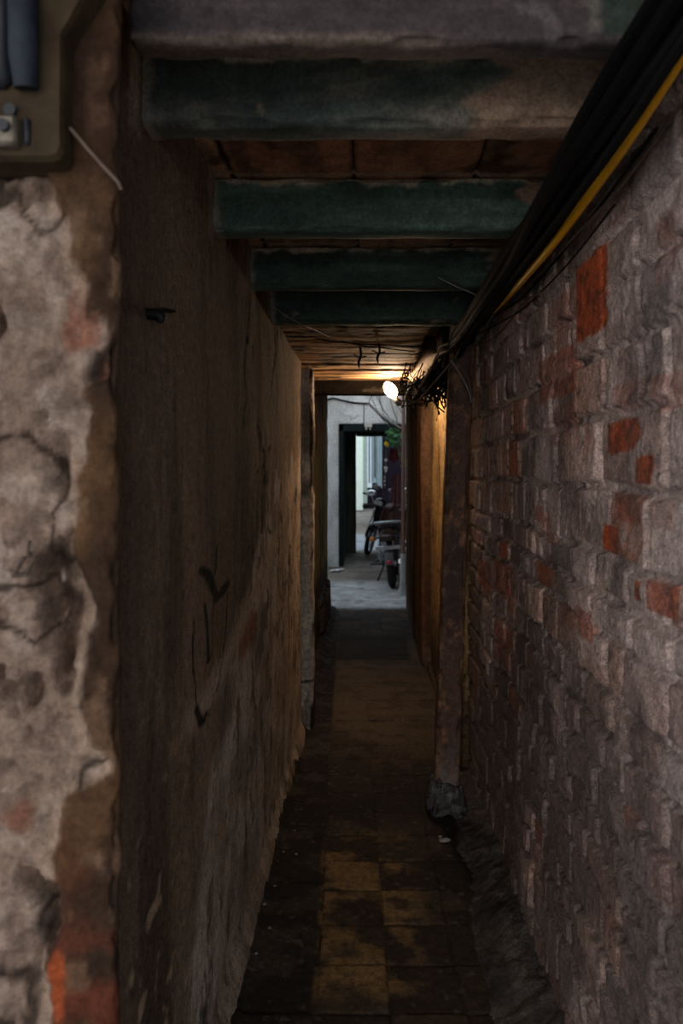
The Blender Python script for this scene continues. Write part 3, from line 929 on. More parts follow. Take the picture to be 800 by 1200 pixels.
# brown board with a ragged edge among the wires
m_board = mat('brown_board', (.34, .20, .085), (.16, .085, .035), 18, .7, 0, .3, stretch=(1, 6, 1))
m_fray = mat('dark_fibre', (.035, .028, .02), (.012, .01, .008), 60, .9)
root = thing('ragged_board', 'tilted brown board with a frayed edge above the lamp', 'board', (0, 0, 0))
mb = MB()
def on_board(px, py):                      # the sheet lies in one tilted plane
    n_ = Vector((-.72, -.45, -.52)); c_ = at(497, 430, 4.62); o_ = Vector((0, 0, CH)); r_ = at(px, py, 1.0) - o_
    return o_ + r_ * (n_.dot(c_ - o_) / n_.dot(r_))
A = [on_board(476, 446), on_board(489, 419), on_board(501, 410), on_board(517, 412)]
B = [on_board(478, 448), on_board(494, 443), on_board(505, 432), on_board(519, 414)]
top, bot = [], []
pa, pb = cr(A, 8), cr(B, 8)
vs, fs = [], []
nb = 7
for i, (a, b) in enumerate(zip(pa, pb)):
    for j in range(nb):
        t = j / (nb - 1)
        p = a.lerp(b, t) + Vector((0, -.03 * math.sin(math.pi * t), 0))
        if j == nb - 1: p += Vector((0, 0, rg.uniform(-.008, .004)))
        vs.append(p)
nv = len(vs)
vs += [p + Vector((.004, .018, .012)) for p in vs]
for i in range(len(pa) - 1):
    for j in range(nb - 1):
        q = (i * nb + j, (i + 1) * nb + j, (i + 1) * nb + j + 1, i * nb + j + 1)
        fs.append(q); fs.append(tuple(x + nv for x in q[::-1]))
for i in range(len(pa) - 1):
    for j in (0, nb - 1):
        fs.append((i * nb + j, (i + 1) * nb + j, (i + 1) * nb + j + nv, i * nb + j + nv))
mb.add(vs, fs); mb.build('board_sheet', m_board, root)
mb = MB()
for p in pb:
    for k in range(3):
        q = p + Vector((rg.uniform(-.008, .008), rg.uniform(-.01, .01), 0))
        mb.tube([q, q + Vector((rg.uniform(-.012, .012), rg.uniform(-.01, .01), -.012)), q + Vector((rg.uniform(-.02, .02), rg.uniform(-.02, .02), -rg.uniform(.02, .04)))], [.0016, .0013, .0007], 5)
for p in pa[2:]:
    q = p
    mb.tube([q, q + Vector((-.008, 0, .010)), q + Vector((-.016, 0, .004))], [.002, .0016, .001], 5)
mb.build('frayed_fibre', m_fray, root)['kind'] = 'stuff'
mb = MB(); mb.tube([on_board(477.5, 444) + Vector((-.01, -.045, 0)), on_board(486, 432) + Vector((-.01, -.045, 0)), on_board(495, 421) + Vector((-.01, -.045, 0))], .003, 6); mb.build('edge_strip', m_greyc, root)

# dark strips hanging from the planks
for (px, y0, y1, d0, lab) in ((421, 404, 432, 3.75, 'dark strip hanging from the planks, left of the other'), (443, 399, 426, 3.65, 'crooked dark strip hanging from the planks nearer the lamp')):
    mb = MB()
    a, b = at(px + 1, y0 - 12, d0), at(px, y1, d0)
    a.z = 1.995
    mb.tube(cr([a, a.lerp(b, .4) + Vector((.004, 0, 0)), a.lerp(b, .7) + Vector((-.005, 0, 0)), b], 5), [.006] * 8 + [.0065] * 4 + [.006, .004, .003, .002], 6)
    mb.tube([a.lerp(b, .45) + Vector((-.03, 0, .012)), a.lerp(b, .5), a.lerp(b, .48) + Vector((.03, 0, .006))], .003, 6)
    tag(mb.build('hanging_strip', m_blackgrey), lab, 'strip')

# ================================================================== LAMP
m_glow, nt, bs = new_mat('lamp_glass')
bs.inputs['Base Color'].default_value = (.9, .88, .84, 1)
bs.inputs['Emission Color'].default_value = (1.0, .73, .47, 1)
bs.inputs['Emission Strength'].default_value = LAMP
m_white = mat('grubby_white_plastic', (.55, .53, .48), (.36, .34, .30), 30, .5)
lp = at(457, 456.5, 4.86)
root = thing('light_bulb', 'glowing warm bulb under the lintel beside the tangle of wires', 'light bulb', lp)
ax = Vector((-.50, -.25, .72)).normalized()
R = ax.to_track_quat('Z', 'X').to_matrix().to_4x4()
mb = MB(); mb.lathe([(.017, -.052), (.026, -.040), (.033, -.022), (.035, -.006), (.033, .012), (.027, .028), (.018, .042), (.009, .049), (.0005, .051)], R); mb.build('glass_globe', m_glow, root)
mb = MB(); mb.lathe([(.018, -.050), (.019, -.06), (.017, -.068), (.018, -.075), (.016, -.082), (.0, -.084)], R); mb.build('bulb_cap', m_white, root)
mb = MB(); mb.lathe([(.0, -.076), (.021, -.076), (.022, -.105), (.014, -.115), (.0, -.115)], R); sk = mb.build('socket', m_dark, root)
e_ = ax * -.11
mb = MB(); mb.tube(cr([e_, e_ + Vector((.02, .0, -.01)), (.10, -.06, -.03), (.14, -.2, .05)], 6), .004, 8); mb.build('cord', m_blackgrey, root)

# ================================================================== COURTYARD
def yard_paint(V):
    n1, n2, n3 = fbm(V, 1.6, 5, 301), fbm(V, 7, 5, 302), fbm(V, 25, 3, 303)
    c = np.tile(np.array([.20, .17, .14]), (len(V), 1))
    c = mix(c, (.46, .47, .48), sm(10.6, 9.6, V[:, 1] + (n1 - .5) * 1.4) * (.55 + .45 * sm(.4, .6, n2)))
    c = mix(c, (.10, .085, .07), sm(.52, .64, n1) * sm(9.4, 10.2, V[:, 1]) * .8)
    c = mix(c, (.36, .38, .40), sm(14.2, 14.8, V[:, 1]) * sm(19, 17.5, V[:, 1] + (n1 - .5) * 2) * .9)  # patch of daylight from the skylight, painted on the passage floor
    c = mix(c, (.09, .08, .07), sm(.62, .7, n2) * .6)
    ridge = 1 - np.abs(2 * fbm(V, 1.2, 5, 305) - 1)
    return mix(c, (.05, .045, .04), sm(.975, .998, ridge) * .8)
D, X = np.concatenate([lin(8.3, 15, .03)[:-1], lin(15, 38, .12)]), lin(-2.6, 3.2, .035)
d_, x_ = [a.ravel() for a in np.meshgrid(D, X, indexing='ij')]
P = np.stack([x_, d_, np.zeros_like(d_)], 1)
cc = yard_paint(P)
P[:, 2] = (fbm(P, 2, 4, 306) - .5) * .02 + (fbm(P, 9, 4, 307) - .5) * .01
fl2 = np_mesh('floor', P, grid_idx(len(D), len(X), True), cc, M_FLOOR)
tag(fl2, 'pale worn concrete floor of the courtyard and the passage beyond', 'floor', kind='structure')

def white_paint(V, e):
    n1, n2, n3 = fbm(V, 1.2, 4, 311), fbm(V, (6, 6, 3), 5, 312), fbm(V, 30, 3, 313)
    c = mix(np.tile(np.array([.62, .63, .62]), (len(V), 1)), (.50, .50, .48), sm(.42, .62, n2))
    c = mix(c, (.42, .41, .38), sm(.62, .7, n2) * .6)
    ox, oz = at(380, 572, 12.0).x, at(380, 572, 12.0).z
    k = sm(1, .7, np.hypot((V[:, 0] - ox) / .05, (V[:, 2] - oz) / .065) + (n3 - .5) * 1.0)
    c = mix(c, (.42, .26, .15), k)
    pts = [(at(px, y, 12).x, at(px, y, 12).z) for px, y in ((398, 483), (405, 489), (412, 488), (410, 493), (420, 487))]
    return mix(c, (.30, .29, .27), sm(.02, .006, seg_dist(V[:, 0], V[:, 2], pts)) * .7)
DB = 12.0
xl, zt = at(397, 0, DB).x, at(0, 497, DB).z
X = np.concatenate([lin(-2.6, xl, .03)[:-1], lin(xl, 3.2, .03)]); Z = np.concatenate([lin(-.03, zt, .03)[:-1], lin(zt, 3.5, .03)])
x_, z_ = [a.ravel() for a in np.meshgrid(X, Z, indexing='ij')]
P = np.stack([x_, np.full(x_.shape, DB), z_], 1)
q = grid_idx(len(X), len(Z))
mid = P[q].mean(axis=1)
q = q[~((mid[:, 0] > xl) & (mid[:, 2] < zt))]
cc = white_paint(P, None)
P[:, 1] += (fbm(P, 2, 4, 315) - .5) * .012
w = np_mesh('wall_back', P, q, cc, M_PLASTER)
md = w.modifiers.new('thickness', 'SOLIDIFY'); md.thickness = .17; md.offset = -1
tag(w, 'off white courtyard wall around the dark doorway', 'wall', kind='structure')
w = rough_box('wall_courtyard_left', (-2.75, -2.6, 8.0, 12.2, -.03, 3.5), (.06, .06, .06), white_paint, M_PLASTER, .006, 4, .01)
tag(w, 'off white wall on the left side of the courtyard', 'wall', kind='structure')
w = rough_box('wall_courtyard_right', (.86, 1.0, 8.36, 12.0, -.03, 3.5), (.06, .06, .06), flat((.20, .15, .13)), M_PLASTER, .006, 4, .01)
tag(w, 'brown wall on the right side of the courtyard behind the motorbike', 'wall', kind='structure')
w = rough_box('wall_alley_end', (-2.6, -.625, 8.0, 8.25, -.03, 3.6), (.06, .06, .06), flat((.25, .22, .19)), M_PLASTER, .006, 4, .01)
tag(w, 'outer wall of the alley facing the courtyard, left part', 'wall', kind='structure')
w = rough_box('wall_alley_end', (.625, 1.0, 8.0, 8.25, -.03, 3.6), (.06, .06, .06), flat((.22, .17, .14)), M_PLASTER, .006, 4, .01)
tag(w, 'outer wall of the alley facing the courtyard, right part', 'wall', kind='structure')

# dark door frame and passage
m_frame = mat('dark_green_paint', (.012, .019, .019), (.007, .010, .010), 12, .8, spec=.08)
mb = MB()
mb.box(xl - .002, xl + .07, DB - .02, DB + .2, 0, zt, .008)
mb.box(xl - .002, 1.2, DB - .02, DB + .2, zt - .11, zt + .004, .008)
tag(mb.build('door_frame', m_frame, smooth=False), 'blackish green frame of the courtyard doorway', 'door frame', kind='structure')
def dark_paint(V, e):
    n = fbm(V, (5, 5, 1.5), 5, 321)
    return mix(np.tile(np.array([.075, .075, .06]), (len(V), 1)), (.035, .036, .03), sm(.4, .6, n))
x2 = at(417, 0, 14.0).x
w = rough_box('wall_passage_left', (xl - .08, xl + .06, DB + .2, 14.0, -.03, 2.6), (.04, .06, .04), dark_paint, M_PLASTER, .006, 4, .01)
tag(w, 'dark green wall inside the courtyard doorway', 'wall', kind='structure')
w = rough_box('wall_passage_end', (xl - .9, x2, 14.0, 14.22, -.03, 2.6), (.03, .06, .04), dark_paint, M_PLASTER, .006, 4, .01)
tag(w, 'dark green partition on the left of the second opening', 'wall', kind='structure')
zt2 = at(0, 511, 14.0).z
w = rough_box('wall_passage_top', (x2, 1.3, 14.0, 14.22, zt2, 2.6), (.03, .06, .03), dark_paint, M_PLASTER, .006, 4, .01)
tag(w, 'dark green header of the second opening', 'wall', kind='structure')
w = rough_box('ceiling', (xl - .9, 1.3, DB + .18, 14.22, 2.5, 2.6), (.08, .08, .08), flat((.06, .06, .05)), M_PLASTER, .004, 4, .01)
tag(w, 'dark ceiling of the passage past the courtyard doorway', 'ceiling', kind='structure')
w = rough_box('wall_passage_right', (.95, 1.1, DB + .18, 24.0, -.03, 4.2), (.08, .08, .08), flat((.02, .015, .018)), M_PLASTER, .004, 4, .01)
tag(w, 'dark purplish wall on the right of the passage', 'wall', kind='structure')

# light coloured house fronts at the far end
m_pale = mat('pale_green_paint', (.62, .70, .62), (.52, .60, .54), 6, .7)
m_sage = mat('sage_paint', (.30, .36, .30), (.22, .27, .23), 6, .7)
m_teal = mat('grey_teal_paint', (.30, .38, .40), (.22, .29, .31), 5, .6)
m_tealw = mat('white_blue_paint', (.62, .68, .72), (.5, .56, .6), 6, .6)
m_plum = mat('dark_plum_paint', (.012, .008, .013), (.007, .005, .008), 6, .95, spec=.03)
def block(px0, px1, y0, y1, d, th, bev=.01):
    a, b = at(px0, y1, d), at(px1, y0, d)
    return (a.x, b.x, d, d + th, a.z, b.z, bev)
# far left house front
mb = MB(); mb.box(-2.4, at(417.5, 0, 29).x - .02, 22.0, 22.15, -.02, 4.2, .01)
tag(mb.build('wall_far_house', m_sage, smooth=False), 'sage wall left of the pale strip far down the passage', 'wall', kind='structure')
a = block(417, 425, 440, 598, 29.0, .3); mb = MB(); mb.box(*a)
tag(mb.build('wall_far_corner', m_pale, smooth=False), 'bright pale green wall corner far down the passage', 'wall', kind='structure')
a = block(425, 430.2, 440, 590, 30.0, .3); mb = MB(); mb.box(*a)
tag(mb.build('wall_far_strip', m_sage, smooth=False), 'sage green strip beside the bright wall corner', 'wall', kind='structure')
dr = thing('door_1', 'grey teal double door at the far end of the passage', 'door', at(438, 572, 31.0), kind='structure')
def dpart(name, px0, px1, y0, y1, m, off=0.0, th=.08):
    a = block(px0, px1, y0, y1, 31.0 + off, th)
    mb = MB(); mb.box(*[v - s_ for v, s_ in zip(a[:6], (dr.location.x,) * 2 + (dr.location.y,) * 2 + (dr.location.z,) * 2)], .01)
    return mb.build(name, m, dr, smooth=False)
dpart('door_leaf', 429.5, 441, 440, 566, m_teal); dpart('door_leaf', 441.5, 447, 440, 570, m_teal, .0)
dpart('door_post', 429.5, 431.5, 440, 568, m_tealw, -.1); dpart('door_post', 433.5, 435, 440, 572, m_tealw, -.1)
dpart('door_post', 446.5, 447.8, 440, 572, m_teal, -.1); dpart('sill', 428, 436, 566, 571.5, m_tealw, -.12, .1)
dpart('door_pipe', 438.6, 439.6, 440, 560, m_plum, -.06)
mb = MB(); mb.box(-1.2, 1.3, 31.6, 31.9, -.02, 4.5, .01)
tag(mb.build('wall_far_end', m_plum, smooth=False), 'dark plum wall closing the passage under the teal door', 'wall', kind='structure')
a = block(447.5, 490, 430, 640, 27.0, .3); mb = MB(); mb.box(a[0], 1.3, a[2], a[3], -.02, 4.5, .01)
tag(mb.build('wall_far_right_house', m_plum, smooth=False), 'dark plum house front right of the teal door', 'wall', kind='structure')

# pinkish pole with a whitened foot
m_pole = mat('pink_brown_paint', (.30, .17, .13), (.20, .11, .085), 10, .7, stretch=(1, 1, .3))
m_white_cem = mat('whitened_cement', (.52, .56, .58), (.36, .39, .42), 10, .8)
root = thing('yard_pole', 'pinkish brown pole with a whitened foot at the right of the opening', 'pole', (.375, 9.15, 0))
mb = MB(); mb.tube([(0, 0, .3), (0, 0, 1.2), (.004, 0, 2.3), (.0, 0, 3.0)], .021, 12); mb.build('pole_shaft', m_pole, root)
mb = MB(); mb.loft([[(r * math.cos(k * math.pi / 6) + ox_, r * math.sin(k * math.pi / 6), z) for k in range(12)] for r, z, ox_ in ((.066, -.01, -.01), (.052, .03, -.006), (.04, .12, 0), (.034, .3, 0), (.03, .48, 0))]); mb.build('pole_foot', m_white_cem, root)

# yard cables
cable('yard_cable', [at(374, 474, DB - .018), at(388, 467, DB - .018), at(400, 469, DB - .018), at(415, 472, DB - .018), at(432, 473, DB - .018)], .013, m_blackgrey, 'dark cable clipped across the top of the off white wall')
for i, (p0, p1) in enumerate((((432, 473), (472, 509)), ((430, 472), (470, 502)), ((433, 474), (474, 498)), ((440, 463), (470, 505)), ((436, 468), (458, 502)))):
    a, b = at(*p0, 11.7), at(*p1, 9.4)
    m_ = a.lerp(b, .5) + Vector((0, 0, -.02 - .01 * i))
    cable('yard_cable', [a, a.lerp(m_, .5) + Vector((0, 0, -.01)), m_, b], (.012, .010, .014, .005, .005)[i], (m_blackgrey, m_brownc, m_greyc, m_black, m_black)[i], 'cable slanting down from the off white wall to the pole', 'slanting yard cables')
for i, (a, b) in enumerate((((437, 463), (432, 473)), ((444, 463), (452, 492)), ((456, 463), (466, 494)), ((461, 463), (474, 490)), ((426, 473), (426, 498)))):
    wdp = DB - .012 if i == 4 else 11.5
    cable('yard_wire', [at(*a, wdp), at((a[0] + b[0]) / 2 - (i != 4), (a[1] + b[1]) / 2, wdp), at(*b, wdp)], .005, m_blackgrey, ('short wire joining the wall cable at its bend', 'thin wire hanging left of the flower basket', 'thin wire in the gap beside the lamp', 'thin wire nearest the pole over the yard', 'thin wire down to the white socket box')[i])
# white socket box over the doorway
sb = at(431.5, 500, DB - .06)
root = thing('socket_box', 'white socket box with two plugs over the courtyard doorway', 'socket box', sb)
mb = MB(); mb.box(-.058, .058, -.03, .03, -.012, .045, .008); mb.build('box_case', m_white, root)
for sx in (-.03, .026):
    mb = MB(); mb.tube([(sx, -.01, -.012), (sx, -.01, -.03), (sx, -.01, -.05)], [.017, .015, .010], 10); mb.build('plug', m_white, root)

# hanging plant with a yellow bloom
m_leaf = mat('leaf_green', (.06, .22, .085), (.03, .11, .05), 20, .5)
m_leafb = mat('leaf_pale', (.14, .34, .10), (.08, .2, .06), 20, .5)
m_petal = mat('yellow_petal', (.80, .66, .03), (.70, .52, .02), 20, .6)
m_pot = mat('dark_pot', (.05, .04, .04), (.03, .025, .025), 20, .6)
hp = at(462, 515, 9.35)
root = thing('hanging_plant', 'hanging basket plant with a yellow bloom beside the pole', 'plant', hp)
mb = MB(); mb.lathe([(.0, -.07), (.03, -.07), (.044, -.02), (.048, .0), (.042, .0), (.03, -.02), (.0, -.02)], Matrix.Translation((.02, .03, .02)), 16); mb.build('pot', m_pot, root)
def leaf(mb, p, dr_, L, W):
    dr_ = dr_.normalized(); s_ = dr_.cross(Vector((rg.uniform(-.4, .4), -1, rg.uniform(-.2, .5)))).normalized()
    nrm = s_.cross(dr_).normalized()
    rows_ = []
    for t, w in ((0, .1), (.25, .8), (.55, 1.0), (.8, .6), (1, .05)):
        c = p + dr_ * L * t + nrm * (L * .25 * t * t)
        rows_.append((c - s_ * W * w + nrm * .12 * W, c, c + s_ * W * w + nrm * .12 * W))
    vs = [q for r in rows_ for q in r]
    fs = []
    for i in range(4):
        for j in range(2): fs.append((i * 3 + j, i * 3 + j + 1, (i + 1) * 3 + j + 1, (i + 1) * 3 + j))
    mb.add(vs, fs)
mb = MB(); mb2 = MB()
for i in range(95):
    a = rg.uniform(0, 6.28)
    p = Vector((.02 + rg.uniform(-.095, .085), rg.uniform(-.07, .05), rg.uniform(-.07, .11)))
    leaf(mb if i % 3 else mb2, p, Vector((math.cos(a), .5 * math.sin(a), rg.uniform(-.6, .5))), rg.uniform(.04, .075), rg.uniform(.010, .018))
for i in range(14):
    p = Vector((.085 + rg.uniform(-.015, .03), rg.uniform(-.03, .03), rg.uniform(-.34, -.02)))
    leaf(mb2, p, Vector((rg.uniform(-1, 1), -.2, rg.uniform(-1, .3))), .05, .014)
mb.build('foliage', m_leaf, root); f_ = mb2.build('young_leaves', m_leafb, root); f_['label'] = 'paler green leaves'
mb = MB()
for i in range(9):
    p = Vector((-.098 + rg.uniform(-.012, .012), -.03, -.055 + rg.uniform(-.012, .02)))
    leaf(mb, p, Vector((rg.uniform(-.8, .8), -.3, rg.uniform(-1, .6))), .04, .016)
mb.ell((-.098, -.03, -.055), (.018, .018, .024), 10, 6)
mb.build('bloom', m_petal, root)
mb = MB()
mb.tube(cr([(-.02, -.01, .0), (-.06, -.02, .012), (-.09, -.03, -.01), (-.098, -.03, -.04)], 5), .003, 6)
mb.tube([(.02, 0, .0), (.03, .0, .25), (.03, .0, .42)], .003, 6)
for i in range(7):
    mb.tube(cr([(.02 + rg.uniform(-.03, .03), 0, .02), (.05 + rg.uniform(-.04, .04), -.02, -.08), (.075 + rg.uniform(-.03, .02), 0, -.2 - rg.uniform(0, .12))], 5), .0028, 6)
mb.build('stems', mat('stem_brown', (.16, .13, .06), (.09, .07, .03), 20, .7), root)

# string of white shells
m_shell = mat('white_shell', (.66, .66, .64), (.45, .45, .44), 30, .5)
root = thing('shell_string', 'string of small white shells hanging over the far motorbike', 'hanging ornament', at(452, 537, 12.6))
mb = MB(); mb.tube([(0, 0, .25), (0, 0, 0), (-.012, 0, -.2), (-.02, 0, -.46)], .004, 6); mb.build('cord', m_greyc, root)
for (x, z, s_) in ((0, -.03, .024), (-.014, -.15, .02), (.010, -.155, .02), (-.002, -.20, .022), (-.018, -.30, .012), (-.018, -.36, .014), (-.02, -.42, .012)):
    mb = MB(); mb.ell((x, -.008, z), (s_, .012, s_ * 1.2), 8, 6); mb.build('shell', m_shell, root)

# dark red cloths hanging at the right of the passage
m_red = mat('dark_red_cloth', (.15, .022, .03), (.09, .012, .018), 14, .9)
m_maroon = mat('maroon_cloth', (.13, .05, .058), (.08, .03, .036), 14, .9)
def cloth(name, px0, px1, y0, y1, d, m, label):
    a, b = at(px0, y1, d), at(px1, y0, d)
    nx, nz = 16, 14; vs, fs = [], []
    for i in range(nx + 1):
        for j in range(nz + 1):
            t, s_ = i / nx, j / nz
            inset = .12 * s_ * s_ * (1 if i < nx / 2 else -1) * abs(t - .5) * 2
            vs.append((a.x + (b.x - a.x) * (t + inset), d + .03 * math.sin(t * 17) * (1 - .6 * s_) + .01 * math.sin(t * 41), a.z + (b.z - a.z) * s_ + .02 * math.sin(t * 9) * (1 - s_)))
    n = len(vs)
    vs += [(x, y + .02, z) for x, y, z in vs]
    W = nz + 1
    for i in range(nx):
        for j in range(nz):
            q = (i * W + j, (i + 1) * W + j, (i + 1) * W + j + 1, i * W + j + 1)
            fs.append(q); fs.append(tuple(k + n for k in q[::-1]))
    for i in range(nx):
        for j in (0, nz): fs.append((i * W + j, (i + 1) * W + j, (i + 1) * W + j + n, i * W + j + n))
    for j in range(nz):
        for i in (0, nx): fs.append((i * W + j, i * W + j + 1, i * W + j + 1 + n, i * W + j + n))
    mb = MB(); mb.add(vs, fs)
    return tag(mb.build(name, m), label, 'cloth')
cloth('hanging_cloth', 456, 467, 526, 541, 12.7, m_red, 'dark red cloth hanging below the yellow bloom')
cloth('hanging_cloth', 458, 470, 556, 598, 12.9, m_maroon, 'maroon cloth hanging low behind the motorbikes')

# scrap of paper
pp = at(389, 671, 11.3)
mb = MB()
vs = []
for i in range(7):
    for j in range(5):
        vs.append((pp.x - .045 + .15 * i / 6 + .02 * j + rg.uniform(-.006, .006), pp.y - .10 + .22 * j / 4 + .015 * i, .018 + .015 * abs(math.sin(i * 1.3 + j * .7)) + .0))
n = len(vs); vs += [(x, y, z + .004) for x, y, z in vs]
fs = []
for i in range(6):
    for j in range(4):
        q = (i * 5 + j, (i + 1) * 5 + j, (i + 1) * 5 + j + 1, i * 5 + j + 1)
        fs.append(q); fs.append(tuple(k + n for k in q[::-1]))
mb.add(vs, fs)
tag(mb.build('paper_scrap', mat('white_paper', (.75, .76, .76), (.6, .62, .62), 8, .8)), 'crumpled white scrap lying at the foot of the off white wall', 'paper')

# crumbs of plaster on the alley floor
m_chip = mat('plaster_chip', (.34, .30, .26), (.2, .17, .15), 50, .9, 0, .4)
def chip(px, py, s_, label, group=None, ch=(1, 1, .6)):
    d = CH * F / (py - CY)
    p = at(px, py, d)
    mb = MB(); mb.ell((0, 0, 0), (s_ * ch[0], s_ * ch[1], s_ * ch[2]), 9, 6)
    mb.v = [tuple(np.array(v) * (1 + .5 * (rg.random() - .5))) for v in mb.v]
    o = mb.build('plaster_chip', m_chip)
    o.location = (p.x, p.y, s_ * ch[2] * .9 + .004)
    return tag(o, label, 'chip', group)
o = chip(521, 988, .013, 'largest pale plaster chip lying before the foot of the leaning post', None, (1.6, .7, .6))
chip(516, 983, .008, 'small pale plaster chip left of the largest one by the leaning post')
LCH = 'small plaster crumb scattered along the left wall on the floor'
for (px, py) in ((332, 1000), (347, 1003), (310, 1062), (316, 1090), (300, 1120), (345, 975), (322, 1040)):
    chip(px, py, rg.uniform(.004, .007), LCH, 'plaster crumbs')

# ================================================================== MOTORBIKES
m_tyre = mat('tyre_rubber', (.016, .016, .017), (.010, .010, .010), 40, .8)
m_chrome = mat('chrome', (.70, .72, .75), (.55, .57, .6), 10, .25, 1.0, .02)
m_alu = mat('dull_aluminium', (.40, .42, .44), (.25, .26, .28), 20, .4, .8, .05)
m_engine = mat('engine_metal', (.05, .05, .052), (.025, .025, .025), 40, .5, .5, .1)
m_seat = mat('seat_vinyl', (.016, .016, .018), (.010, .010, .010), 60, .5)
m_body_red = mat('dark_red_body', (.035, .007, .007), (.02, .005, .005), 8, .35)
m_body_blk = mat('black_body', (.014, .015, .018), (.009, .009, .011), 8, .3)
m_silver = mat('silver_plastic', (.45, .49, .53), (.34, .37, .4), 10, .35, .3)
m_tail = mat('red_lens', (.62, .03, .09), (.5, .02, .06), 20, .25)
m_amber = mat('amber_lens', (.75, .22, .04), (.6, .16, .03), 20, .3)
m_flap = mat('grey_flap', (.22, .24, .27), (.14, .155, .17), 20, .5)
m_mirror = mat('mirror_glass', (.85, .88, .9), (.8, .83, .86), 5, .06, 1.0, 0)
m_lens = mat('headlamp_lens', (.6, .62, .64), (.5, .52, .54), 5, .15)


def wheel(root, c, name, M=None, disc=False, w=.045, R=.245):
    mb = MB(); mb.torus(c, R, w, M, 40, 12, .95); t = mb.build(name, m_tyre, root)
    Mx = (M or Matrix.Identity(3)).to_4x4()
    mb = MB(); mb.torus(c, R - w * .75, .016, M, 40, 8, 1.6)
    for k in range(18):
        a = 2 * math.pi * k / 18
        p0 = Vector((.025 if k % 2 else -.025, .03 * math.cos(a + .5), .03 * math.sin(a + .5)))
        p1 = Vector((0, (R - w * .8) * math.cos(a), (R - w * .8) * math.sin(a)))
        mb.tube([Vector(c) + Mx @ p0, Vector(c) + Mx @ p1], .0025, 5)
    mb.tube([Vector(c) + Mx @ Vector((-.07, 0, 0)), Vector(c) + Mx @ Vector((.07, 0, 0))], .035, 14)
    mb.build('rim', m_alu, t)
    return t


